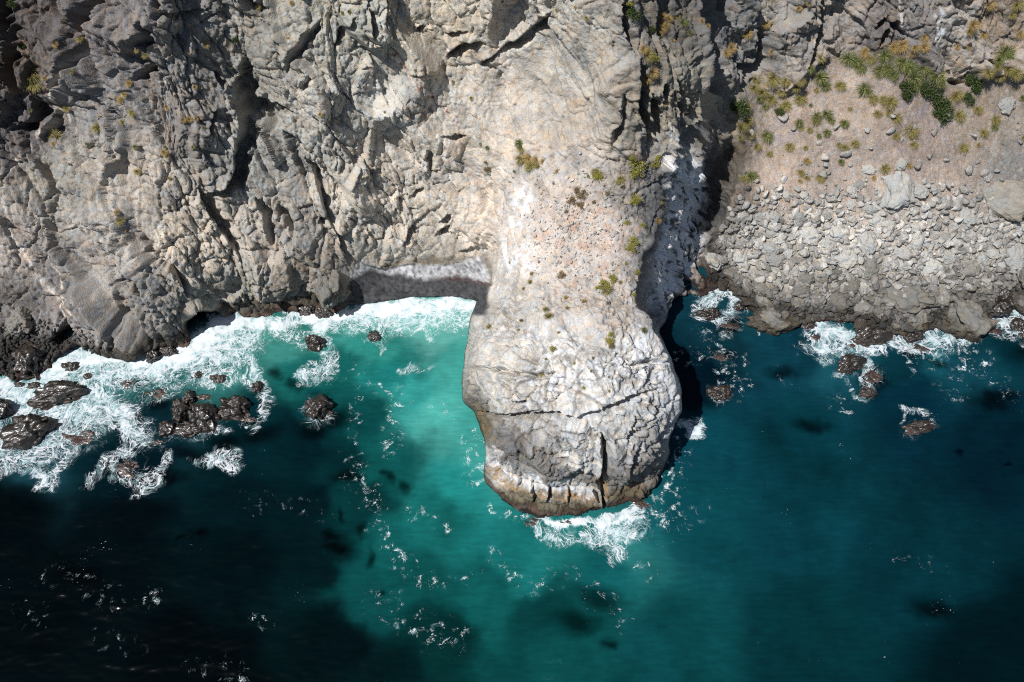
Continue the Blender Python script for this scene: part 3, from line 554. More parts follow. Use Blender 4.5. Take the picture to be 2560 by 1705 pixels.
FS = [([(-400,1010),(-100,985),(0,968),(60,985),(120,945),(190,890),(300,893),(380,905),(450,893),(510,858),(550,797),(620,803),(700,805),(745,790)],24,1.0),([(730,795),(800,800),(850,790),(900,782),(950,772),(1020,762),(1100,757),(1160,760),(1200,762)],17,1.05),
 ([(120,980),(230,950),(330,930),(430,915),(520,870)],34,.72),([(0,1010),(90,1020),(200,1010)],26,.8),([(0,1110),(60,1140),(120,1130),(190,1080),(240,1050),(300,1030),(340,1080)],22,.8),([(0,1080),(40,1120),(0,1160)],22,.7),
 ([(0,1010),(60,1040),(150,1060),(200,1035),(260,1010),(330,1040),(360,1080)],20,.72),([(220,970),(260,1000),(280,1040)],24,.75),([(100,1180),(130,1210),(100,1225)],12,.7),([(190,1130),(150,1170),(120,1215)],14,.62),([(330,1130),(280,1145),(285,1190),(330,1210),(390,1200),(415,1165),(400,1130)],12,.62),
 ([(260,1150),(240,1180),(220,1210)],12,.55),([(390,1190),(370,1220),(340,1240)],10,.5),([(560,850),(600,800),(640,810),(600,870),(540,900)],26,.66),([(520,850),(480,930),(520,950),(600,910)],18,.5),([(620,900),(655,960),(668,1000),(655,1050),(620,1072)],10,.62),([(660,980),(600,950),(560,960)],10,.5),
 ([(760,850),(800,830),(830,870),(800,920),(760,935)],12,.55),([(830,880),(830,930),(770,945)],14,.5),([(300,1000),(400,1000),(460,960),(520,920)],16,.42),([(540,1040),(530,1070),(560,1080)],12,.6),([(830,790),(900,805),(1000,790),(1100,788),(1180,785)],26,.62),([(880,800),(1000,820),(1090,800)],22,.4),([(1060,810),(1070,840)],10,.45),
 ([(935,850),(960,860),(950,880)],5,.5),([(1040,910),(1010,930),(1070,915)],9,.42),([(985,1000),(975,1050),(990,1080),(980,1120)],12,.30),([(890,1010),(895,1080),(885,1140)],9,.24),([(865,1150),(895,1160),(885,1190),(910,1230),(925,1270)],9,.36),([(925,1290),(940,1330),(980,1360),(1030,1390)],12,.27),
 ([(1005,1270),(1040,1290),(1100,1310)],7,.30),([(1000,1400),(1010,1450),(1050,1450),(1170,1450)],10,.25),([(950,1500),(1010,1540),(1080,1590),(1140,1600)],20,.22),([(1175,1090),(1190,1140),(1200,1160)],12,.30),([(1180,1160),(1190,1220)],8,.2),
 ([(1240,1262),(1290,1290),(1340,1308)],7,.35),([(1330,1300),(1390,1315),(1450,1308),(1500,1290)],8,.95),([(1325,1318),(1345,1335),(1400,1345)],9,.75),([(1500,1295),(1540,1290),(1580,1280)],16,.95),([(1490,1330),(1540,1340),(1590,1320)],24,.62),([(1520,1360),(1540,1380)],22,.5),([(1400,1350),(1470,1350)],22,.4),
 ([(1640,1245),(1670,1200),(1690,1150),(1690,1120)],12,.38),([(1610,1270),(1650,1290)],22,.30),([(1590,1400),(1620,1440)],8,.25),([(1700,1120),(1690,1180),(1660,1240)],14,.22),([(1850,960),(1870,1000)],9,.2),([(1640,880),(1760,900),(1850,890)],9,.18),([(2100,1010),(2140,1040)],8,.2),([(1230,1400),(1300,1440),(1420,1450)],14,.2),([(1500,1480),(1560,1560)],12,.18),([(2240,1380),(2330,1410)],8,.18),([(1700,1055),(1740,1050),(1760,1075)],9,.62),([(1735,1080),(1752,1070)],11,.9),
 ([(1765,760),(1790,730),(1806,712),(1830,745),(1835,775)],13,.68),([(1750,790),(1800,800),(1850,780)],12,.42),([(1745,840),(1780,850)],8,.32),([(1885,800),(1900,830)],7,.4),([(2030,800),(2050,820),(2090,830),(2120,850),(2160,868),(2200,870)],15,.82),([(2000,830),(2030,850),(2080,860)],10,.45),([(2050,870),(2090,880),(2120,860)],14,.6),
 ([(1990,865),(2030,890),(2060,900)],10,.4),([(2225,845),(2250,865),(2290,870),(2320,850)],12,.66),([(2310,835),(2340,850),(2390,840),(2430,845)],14,.75),([(2280,900),(2340,880),(2380,860)],12,.38),([(2400,880),(2440,920),(2470,900)],10,.3),([(2465,810),(2500,800),(2540,780),(2600,790),(2900,810)],14,.78),([(2520,830),(2560,830)],12,.6),
 ([(2110,890),(2100,930),(2120,970),(2140,990)],7,.42),([(2165,900),(2178,930),(2150,955)],8,.55),([(2120,1020),(2080,1000)],8,.25),([(1800,960),(1790,940),(1850,960)],10,.33),([(1780,870),(1830,890),(1850,930)],8,.24),([(2250,1050),(2270,1030),(2310,1030),(2330,1060)],7,.42),
 ([(600,1250),(700,1260),(800,1290)],16,.13),([(120,1440),(250,1470),(300,1510)],26,.12),([(500,1670),(560,1680),(600,1690)],16,.17),([(640,1560),(660,1555)],8,.25),([(350,1490),(385,1485),(380,1505)],9,.33),([(270,1600),(330,1620)],22,.12),([(60,1520),(90,1530)],18,.15)]
FO += [(560,1150,52,34,15,.9),(520,1150,40,20,0,.6),(200,925,60,30,-10,.72),(310,940,60,30,0,.6),(85,1170,60,20,10,.5),(30,1030,50,30,0,.75),(170,1090,80,50,0,.3),(300,1180,80,30,0,.36),(450,960,120,50,-10,.3),(600,860,90,60,-20,.5),(1040,760,180,26,0,.5),(1540,1330,60,36,-10,.5),
 (2070,860,80,30,10,.42),(2340,870,80,24,0,.42),(700,830,60,30,0,.5),(350,1110,60,40,0,.34),(1140,790,60,40,0,.3)]
ROCKS = [ # sea and shore rocks: x, y, rx, ry, tilt, height factor, label
 (153,986,62,30,18,.8,'long black wet boulder lying in white surf below the left cliff'),(6,1028,34,28,0,.8,'black wet boulder cut by the left edge of the picture, foam around it'),
 (77,1078,60,36,28,.75,'big peaked black boulder in the surf near the left edge'),(212,1087,54,32,8,.35,'low brown rounded boulder awash in foam, right of the peaked black boulder'),
 (326,1168,42,26,0,.25,'brown submerged boulder ringed by a swirl of foam at the outer edge of the surf'),(586,1019,43,25,-8,.7,'brown oval boulder at the right end of the surf rocks, inside a loop of foam'),
 (507,1046,34,38,20,1.0,'tallest brown-topped boulder in the middle of the surf rock cluster'),(457,1038,25,24,0,.9,'black boulder touching the left flank of the tallest surf boulder'),
 (475,996,15,18,0,.9,'small upright black rock just above the surf rock cluster'),(419,1074,25,20,0,.6,'reddish brown rock at the lower left of the surf rock cluster'),
 (476,1074,36,17,5,.6,'weedy red-brown ledge at the foot of the tallest surf boulder'),(547,946,19,11,-5,.6,'small brown rock with a pale green pool edge above the oval boulder'),
 (496,937,9,8,0,.7,'tiny brown rock in thin foam beside the pale green pool edge'),(643,967,15,12,0,.7,'small brown rock at the right rim of the surf, above the loop of foam'),
 (786,860,24,19,0,.9,'mottled brown and olive rock alone in turquoise water off the beach'),(798,1024,35,29,-10,.75,'dark brown rock alone in deep green water, foam on its right side'),
 (306,884,27,13,0,.8,'flat brown rock at the foot of the left cliff, leftmost of three in the foam'),(385,893,19,17,0,.9,'round brown rock at the foot of the left cliff, middle of three in the foam'),
 (423,878,22,12,-5,.8,'olive topped rock at the foot of the left cliff, rightmost of three in the foam'),(178,915,20,12,0,.7,'brown rock in solid white foam off the left shore'),
 (220,940,11,7,0,.7,'tiny brown rock in solid white foam above the long black boulder'),(84,963,17,7,0,.7,'flat brown rock half buried in foam, left of the long black boulder'),
 (46,961,12,6,0,.7,'small flat rock at the far left shore, next to the stony foot of the cliff'),(772,775,26,17,15,1.0,'olive brown rock in the surf just below the rounded beach-side boulder'),
 (812,783,20,14,0,.8,'low mustard brown rock in the surf right beside the olive brown one'),(823,716,40,52,15,1.1,'large rounded grey-brown boulder standing at the left end of the pebble beach'),
 (937,842,16,12,-20,.6,'small black rock alone in the pale turquoise shallows off the beach'),(509,992,17,7,0,.5,'thin black rock barely above water, right of the small upright rock'),
 (325,957,28,14,0,.3,'dark rock awash in the surf below the three rocks at the cliff foot'),(387,982,40,13,-12,.35,'long dark rock awash between foam streaks above the surf rock cluster'),
 (620,1050,24,11,0,.35,'black rock awash just below the brown oval boulder'),(76,905,42,44,10,1.0,'wet black boulder at the left shore where the stony foot meets the foam'),(50,799,27,32,0,1.0,'round grey boulder resting on stones at the far left cliff foot'),
 (393,1105,18,9,0,.35,'dark rock awash below the surf rock cluster'),(445,1008,12,9,0,.5,'little black rock between the small upright rock and the black boulder'),
 (1775,784,28,16,5,.8,'grey-brown boulder in foam at the mouth of the shaded chasm'),(1943,796,58,34,8,1.0,'broad smooth grey-brown boulder at the water edge, left end of the right shore'),
 (2020,808,20,12,0,.8,'pink-rimmed low rock right of the broad smooth shore boulder'),(1825,816,28,13,0,.25,'black submerged rock below the chasm-mouth boulder'),
 (2039,845,18,11,0,.25,'black submerged rock in foam below the pink-rimmed low rock'),(2182,842,44,24,8,.8,'pink-edged boulder reaching out into the foam at the middle of the right shore'),
 (2280,842,29,17,0,.7,'pinkish weed-covered boulder at the water below the big tan boulder'),(2272,746,64,36,-5,1.0,'big tan boulder with a whitish top on the right shore'),
 (2288,794,37,32,0,1.0,'brown boulder under the big tan boulder with a whitish top'),(2422,789,58,50,20,1.0,'largest grey angular boulder on the right shore, foam at its foot'),
 (2502,754,26,28,0,.9,'dark round boulder right of the largest shore boulder'),(2487,830,23,13,0,.4,'black submerged rock below the dark round boulder'),(2546,815,16,17,0,.7,'pink-brown rock in foam at the right edge'),
 (2128,908,36,22,25,.65,'weedy brown rock with a pale crest offshore of the right shore boulders'),(2182,940,28,20,-20,.35,'black wave-washed rock touching the weedy rock with the pale crest'),(2172,982,20,12,0,.6,'small pinkish rock farthest out below the weedy rock with the pale crest'),
 (1802,980,30,18,5,.7,'brown rock capped with white foam beside the headland shadow'),(1805,888,26,14,20,.2,'olive submerged rock in dark water right of the headland'),(2298,1068,40,13,12,.6,'long low pink-brown rock alone in open water off the right shore'),
 (2570,845,20,16,0,.5,'black rock with foam at the far right edge below the pink-brown one'),(2130,865,14,9,0,.3,'small dark rock in the foam between the right shore boulders'),(2300,870,26,12,0,.25,'black submerged rock in front of the pinkish weed-covered boulder'),
 (2060,780,16,13,0,.8,'brown boulder at the foam line left of the pink-edged boulder'),(2100,795,18,12,0,.8,'low brown rock in the foam line above the pink-edged boulder'),(2370,820,22,13,0,.8,'pinkish rock at the water edge left of the largest shore boulder'),(1850,765,15,11,0,.8,'brown rock at the water edge left of the broad smooth boulder'),
 (1325,1303,24,10,0,.2,'black wave-washed ledge at the left foot of the headland front'),(1420,1308,26,9,0,.2,'black wave-washed ledge at the middle foot of the headland front'),(1600,1262,30,12,-15,.35,'dark wet ledge at the right foot of the headland front')]
for x, y, rx, ry, a, hf, lb in ROCKS:
    if x < 700 or hf < 1: FO.append((x, y + ry * .2, rx * 1.5 + 5, ry * 1.5 + 6, -a, .34 if y < 1100 else .3))
def ellc(x, y, rx, ry, a, soft):
    ca, sa = math.cos(R(a)), math.sin(R(a)); du = CU - x; dv = CV - y
    return 1 - ss(1 - soft, 1 + soft, np.sqrt(((du * ca + dv * sa) / rx) ** 2 + ((-du * sa + dv * ca) / ry) ** 2))
SC_ = shep(SEA, CU, CV, 3.0, 30)
GS2 = 4.0; SU = np.arange(-440, 3010, GS2); SV = np.arange(600, 1800, GS2); FU, FV = np.meshgrid(SU, SV)
foam = np.zeros(FU.shape); fleck = np.zeros(FU.shape)
def comb(a, b): return np.maximum(a, b) + .12 * np.minimum(a, b)
def win(xs, ys, m_):
    i0 = max(0, int((min(xs) - m_ - SU[0]) / GS2)); i1 = max(i0 + 1, int((max(xs) + m_ - SU[0]) / GS2)); j0 = max(0, int((min(ys) - m_ - SV[0]) / GS2)); j1 = max(j0 + 1, int((max(ys) + m_ - SV[0]) / GS2)); return (slice(j0, j1), slice(i0, i1))
for pl, hw, k in FS:
    s_ = win([a for a, _ in pl], [b for _, b in pl], hw * 3)
    d = seg_dist(FU[s_], FV[s_], pl)
    if k < .4: fleck[s_] = np.maximum(fleck[s_], min(.8, k * 2.2) * np.exp(-(d / (hw * 2.3)) ** 2)); continue
    foam[s_] = comb(foam[s_], k * (1 - ss(0, hw * 2.6, d))) if k < .9 else np.maximum(foam[s_], 1.0 * (1 - ss(hw * .5, hw * 1.9, d)))
for x, y, rx, ry, a, k in FO:
    s_ = win([x], [y], max(rx, ry) * 2); ca, sa = math.cos(R(a)), math.sin(R(a)); du = FU[s_] - x; dv = FV[s_] - y
    m_ = 1 - ss(.35, 1.45, np.sqrt(((du * ca + dv * sa) / rx) ** 2 + ((-du * sa + dv * ca) / ry) ** 2)); foam[s_] = comb(foam[s_], k * .85 * m_)
dark = np.zeros(FU.shape)
for x, y, rx, ry, a in DARKS:
    s_ = win([x], [y], max(rx, ry) * 2.2); ca, sa = math.cos(R(a)), math.sin(R(a)); du = FU[s_] - x; dv = FV[s_] - y
    dark[s_] = np.maximum(dark[s_], 1 - ss(.2, 1.5, np.sqrt(((du * ca + dv * sa) / rx) ** 2 + ((-du * sa + dv * ca) / ry) ** 2)))
def samp2(Fd, U_, V_):
    x = np.clip((U_ - SU[0]) / GS2, 0, len(SU) - 1.001); y = np.clip((V_ - SV[0]) / GS2, 0, len(SV) - 1.001); i = x.astype(int); j = y.astype(int); fx = x - i; fy = y - j
    return (Fd[j, i] * (1 - fx) + Fd[j, i + 1] * fx) * (1 - fy) + (Fd[j + 1, i] * (1 - fx) + Fd[j + 1, i + 1] * fx) * fy
def grow(a, b, st, far):
    c = list(np.arange(a, b, st)); s = st
    lo = [a]; hi = [c[-1]]
    while hi[-1] < far: s *= 1.5; hi.append(hi[-1] + s); lo.append(lo[-1] - s)
    return np.array(lo[1:][::-1] + c + hi[1:])
wx = grow(-84, 84, .17, 7000); wy = grow(6, 76, .17, 7000)
WX, WY = np.meshgrid(wx, wy)
s3 = np.stack([WX.ravel(), WY.ravel(), 0 * WX.ravel()], 1).astype(np.float32)
su, sv = proj(WX, np.maximum(WY, -40), 0 * WX); su = np.clip(su, -430, 2990); sv = np.clip(sv, 0, 2100)
rr_ = lambda a: a.reshape(WX.shape)
w1 = rr_(fbm(s3 / 5.0, 4, 140)); w2 = rr_(fbm(s3 / 5.0 + 50, 4, 145)); w3 = rr_(fbm(s3 / 14, 3, 150)); w4 = rr_(fbm(s3 / 1.6, 3, 155))
cols_ = sample(SC_, su + 26 * w1 + 30 * w3, sv + 26 * w2 + 20 * w3) / 1.5; cols_ = cols_ * .93 + cols_.mean(2, keepdims=True) * .07
w5 = rr_(fbm(s3 / 1.6 + 40, 3, 158)); fo_ = samp2(foam, su + 20 * w1 + 10 * w4, sv + 18 * w2 + 9 * w5); fk_ = samp2(fleck, su + 30 * w1 + 14 * w4, sv + 26 * w2 + 14 * w5) + .25 * ss(.3, .8, fo_) + .34 * ss(.25, .8, w3 + .4 * w1 - .1) * (.35 + .65 * ss(820, 900, su)); dk_ = samp2(dark, su + 20 * w1 + 9 * w4, sv + 16 * w2 + 7 * w4)
cols_ = cols_ * (1 + .22 * w1 + .26 * w3 + .08 * w4)[..., None] * (1 + .04 * ss(1550, 1800, su))[..., None]
far_ = ss(80, 400, np.hypot(WX, WY - 30))[..., None]
cols_ = cols_ * (1 - far_) + np.array([.002, .03, .045]) * far_
cols_ = cols_ * (1 - .8 * dk_)[..., None]
fo_ = np.clip(fo_ * (1 + .35 * w4 + .3 * w1), 0, 1.15) * (1 - .26 * ss(895, 960, sv) * (1 - ss(690, 740, su))); swell = .10 * rr_(fbm(s3 * np.array([.16, .42, 1], np.float32), 3, 160)) + .03 * rr_(fbm(s3 * np.array([.7, 1.6, 1], np.float32), 2, 165)) + .08 * fo_ * (.4 + w4)
zs = swell * (1 - far_[..., 0])
gi = np.arange(WX.size).reshape(WX.shape); qf = np.stack([gi[:-1, :-1], gi[:-1, 1:], gi[1:, 1:], gi[1:, :-1]], 2).reshape(-1, 4)
def sea_mat():
    m, t, b = newmat('sea_water'); L = t.links.new
    geo = nd(t, 'ShaderNodeNewGeometry'); pos = geo.outputs['Position']
    D0 = nd(t, 'ShaderNodeAttribute', attribute_name='foam').outputs['Fac']; FK = nd(t, 'ShaderNodeAttribute', attribute_name='fleck').outputs['Fac']; body = nd(t, 'ShaderNodeAttribute', attribute_name='tone').outputs['Color']; patch = noise(t, pos, .9, 4, .6).outputs[0]; D = math_(t, 'MAXIMUM', D0, math_(t, 'MULTIPLY', FK, math_(t, 'MULTIPLY_ADD', patch, 2.6, -1.2)))
    wn = noise(t, pos, .17, 3, .5); wv = nd(t, 'ShaderNodeVectorMath', operation='MULTIPLY_ADD'); L(wn.outputs['Color'], wv.inputs[0]); wv.inputs[1].default_value = (6.5, 6.5, 0); L(pos, wv.inputs[2])
    wn2 = noise(t, pos, 1.4, 3, .6); wv2 = nd(t, 'ShaderNodeVectorMath', operation='MULTIPLY_ADD'); L(wn2.outputs['Color'], wv2.inputs[0]); wv2.inputs[1].default_value = (.22, .22, 0); L(wv.outputs[0], wv2.inputs[2]); vec = wv2.outputs[0]
    def ridge(scale, det, rough):
        n = noise(t, vec, scale, det, rough); return math_(t, 'ABSOLUTE', math_(t, 'MULTIPLY_ADD', n.outputs[0], 2, -1))
    r1 = ridge(.38, 4, .52); r2_ = ridge(.95, 4, .55); r3_ = ridge(2.3, 3, .55)
    vo = nd(t, 'ShaderNodeTexVoronoi', feature='DISTANCE_TO_EDGE'); vo.inputs['Scale'].default_value = 1.05; L(vec, vo.inputs['Vector'])
    def lace(rd, k, off, soft=.6):                   # thin threads that fatten as the foam thickens
        wd = math_(t, 'MULTIPLY_ADD', D, k, off); wd = math_(t, 'MAXIMUM', wd, .0001)
        return math_(t, 'SUBTRACT', 1, math_(t, 'SMOOTH_MIN', math_(t, 'DIVIDE', rd, wd), 1, .15), clamp=True)
    la = lace(r1, .11, .004); lb = lace(r2_, .13, -.006); lc = lace(r3_, .12, -.012); lv = lace(vo.outputs[0], .10, -.012)
    f = math_(t, 'MAXIMUM', math_(t, 'MAXIMUM', math_(t, 'MULTIPLY', la, 1.0), math_(t, 'MULTIPLY', lb, .9)), math_(t, 'MAXIMUM', math_(t, 'MULTIPLY', lc, .55), math_(t, 'MULTIPLY', lv, .75)))
    f = math_(t, 'POWER', f, .75)
    grain = noise(t, pos, 7, 4, .7).outputs[0]
    f = math_(t, 'MULTIPLY', f, math_(t, 'MULTIPLY_ADD', grain, .7, .62), clamp=True)
    big_ = noise(t, vec, .8, 6, .62).outputs[0]
    sol = nd(t, 'ShaderNodeMapRange', interpolation_type='SMOOTHSTEP'); L(math_(t, 'MULTIPLY_ADD', math_(t, 'SUBTRACT', big_, .5), 2.2, D), sol.inputs[0]); sol.inputs[1].default_value = .78; sol.inputs[2].default_value = 1.25
    f = math_(t, 'MAXIMUM', f, math_(t, 'MULTIPLY', sol.outputs[0], math_(t, 'MULTIPLY_ADD', grain, .5, .72)), clamp=True)
    on = nd(t, 'ShaderNodeMapRange', interpolation_type='SMOOTHSTEP'); L(D, on.inputs[0]); on.inputs[1].default_value = .03; on.inputs[2].default_value = .22; f = math_(t, 'MULTIPLY', f, on.outputs[0])
    # stray flecks of white on open water
    st = nd(t, 'ShaderNodeVectorMath', operation='MULTIPLY'); L(pos, st.inputs[0]); st.inputs[1].default_value = (1.3, 2.2, 1)
    fl = noise(t, st.outputs[0], 2.3, 3, .6).outputs[0]; msk = noise(t, pos, .16, 3, .6).outputs[0]
    fk = nd(t, 'ShaderNodeMapRange', interpolation_type='SMOOTHSTEP'); L(math_(t, 'ADD', fl, math_(t, 'MULTIPLY_ADD', msk, .7, math_(t, 'MULTIPLY_ADD', FK, .16, -.345))), fk.inputs[0]); fk.inputs[1].default_value = .80; fk.inputs[2].default_value = .90
    f = math_(t, 'MAXIMUM', f, math_(t, 'MULTIPLY', fk.outputs[0], .8), clamp=True)
    # air churned into the water turns it milky
    mk = nd(t, 'ShaderNodeMapRange', interpolation_type='SMOOTHSTEP'); L(math_(t, 'MULTIPLY_ADD', math_(t, 'SUBTRACT', big_, .5), 2.6, D), mk.inputs[0]); mk.inputs[1].default_value = .10; mk.inputs[2].default_value = 1.1; mk.inputs[4].default_value = .88
    mixa = nd(t, 'ShaderNodeMix', data_type='RGBA'); L(math_(t, 'MULTIPLY', mk.outputs[0], on.outputs[0]), mixa.inputs[0]); L(body, mixa.inputs[6]); mixa.inputs[7].default_value = (.29, .46, .48, 1)
    # fine streaks of current; ripple shading put into the body colour
    sv_ = nd(t, 'ShaderNodeVectorMath', operation='MULTIPLY'); L(pos, sv_.inputs[0]); sv_.inputs[1].default_value = (.35, 1.6, 1); sn = noise(t, sv_.outputs[0], 1.2, 5, .65).outputs[0]; cc = nd(t, 'ShaderNodeCombineColor'); vv = math_(t, 'MULTIPLY_ADD', sn, .8, .6); [L(vv, cc.inputs[i]) for i in range(3)]
    ml = nd(t, 'ShaderNodeMix', data_type='RGBA', blend_type='MULTIPLY'); ml.inputs[0].default_value = 1; L(mixa.outputs[2], ml.inputs[6]); L(cc.outputs[0], ml.inputs[7])
    mf = nd(t, 'ShaderNodeMix', data_type='RGBA'); L(f, mf.inputs[0]); L(ml.outputs[2], mf.inputs[6]); mf.inputs[7].default_value = (.66, .69, .71, 1)
    L(mf.outputs[2], b.inputs['Base Color']); L(math_(t, 'MULTIPLY_ADD', f, .6, .09), b.inputs['Roughness']); b.inputs['Specular IOR Level'].default_value = .14; b.inputs['IOR'].default_value = 1.33
    h = math_(t, 'MULTIPLY_ADD', noise(t, st.outputs[0], .9, 6, .62).outputs[0], .24, math_(t, 'MULTIPLY_ADD', f, .22, math_(t, 'MULTIPLY', grain, .035)))
    bp = nd(t, 'ShaderNodeBump'); bp.inputs['Strength'].default_value = .9; L(h, bp.inputs['Height']); L(bp.outputs[0], b.inputs['Normal'])
    return m
sea = link('sea', set_mesh('sea', np.stack([WX, WY, zs], 2).reshape(-1, 3), qf, np.clip(cols_, 0, 1).reshape(-1, 3), True, {'foam': (np.clip(fo_, 0, 1.15) ** 1.5).ravel(), 'fleck': np.clip(fk_, 0, 1).ravel()}), sea_mat()); tag(sea, kind='structure')
# ---------------------------------------------------------------- boulders
def glossy(m):
    b = m.node_tree.nodes['Principled BSDF']; b.inputs['Specular IOR Level'].default_value = .6; b.inputs['Coat Weight'].default_value = .5; b.inputs['Coat Roughness'].default_value = .2; return m
M_dry = rock_mat('dry_grey_boulder', False, .7, (.40, .388, .355), 1.2, wetz=1.2)
M_mid = rock_mat('brown_shore_boulder', False, .8, (.23, .215, .185), 1.2, wetz=1.2)
M_wet = glossy(rock_mat('wet_dark_boulder', False, .4, (.075, .06, .05), 1.4, wetz=5))
def boulder_mesh(seed, sub=4, cuts=14, rough=.10, round_=.0):
    rg = np.random.default_rng(seed); bm = bmesh.new(); bmesh.ops.create_icosphere(bm, subdivisions=sub, radius=1)
    bm.verts.ensure_lookup_table(); v = np.array([x.co[:] for x in bm.verts], np.float32); f = np.array([[q_.index for q_ in x.verts] for x in bm.faces]); bm.free()
    for _ in range(cuts):
        n = rg.normal(size=3); n /= np.linalg.norm(n); d = rg.uniform(.55, .88) + round_
        h = v @ n - d; v -= np.outer(np.maximum(h, 0), n) * .93
    v = v.astype(np.float32); nn = v / np.linalg.norm(v, axis=1)[:, None]; s = rg.uniform(0, 99)
    a, e, _, _ = facet(v * 1.9 + s, seed); b_, e2, _, _ = facet(v * 4.2 + s, seed + 7)
    v += nn * (rough * (1.5 * a + .6 * b_ - .55 * np.exp(-e / .05) + .35 * fbm(v * 3 + s, 3, seed)))[:, None]
    return set_mesh('boulder', v, f)
import bmesh
BV = [boulder_mesh(300 + k, 5) for k in range(8)]
BR = [boulder_mesh(330 + k, 5, 9, .17, .08) for k in range(8)]
BS = [boulder_mesh(360 + k, 3, 10, .08) for k in range(10)]
def mats_copy(ms, m):
    out = []
    for me in ms:
        c = me.copy(); c.materials.append(m); out.append(c)
    return out
BVd, BSd, BRw, BRd, BVm, BSm = mats_copy(BV, M_dry), mats_copy(BS, M_dry), mats_copy(BR, M_wet), mats_copy(BR, M_mid), mats_copy(BV, M_mid), mats_copy(BS, M_mid)
def mpp(p_): return ((p_.y) * cp - (p_.z - CAMZ) * sp) / F       # metres per photo pixel at a point
def place_rock(name, me, p_, sx, sy, sz, rz, tilt=(0, 0)):
    o = link(name, me, None); o.location = p_; o.scale = (sx, sy, sz); o.rotation_euler = (tilt[0], tilt[1], rz); return o
rr = random.Random(9)
for k, (x, y, rx, ry, a, hf, lb) in enumerate(ROCKS):
    dry = hf >= 1.0 and x > 1900 or x in (823, 50, 2272, 1943)
    if x in (823, 50, 76) or (y < 800 and x > 2200) or x in (1943, 2288):
        g, n_ = ground(x, y); p_ = g
    else: p_ = Vector(at(x, y, .1))
    m_ = mpp(p_); h = min(rx, ry) * m_ * 1.0 * max(.35, hf) * (1.7 if hf < 1 else 1)
    p_ = p_ + Vector((0, 0, -h * .15)) if hf > .45 else Vector((p_.x, p_.y, -h * .62))
    o = place_rock('shore_boulder' if hf >= 1 or x in (1775, 1943) else 'sea_rock', (BRd if dry else BRw)[k % 8], p_, rx * m_ * 1.12, ry * m_ * 1.2, h, R(a))
    tag(o, lb, 'boulder' if hf >= 1 else 'rock')
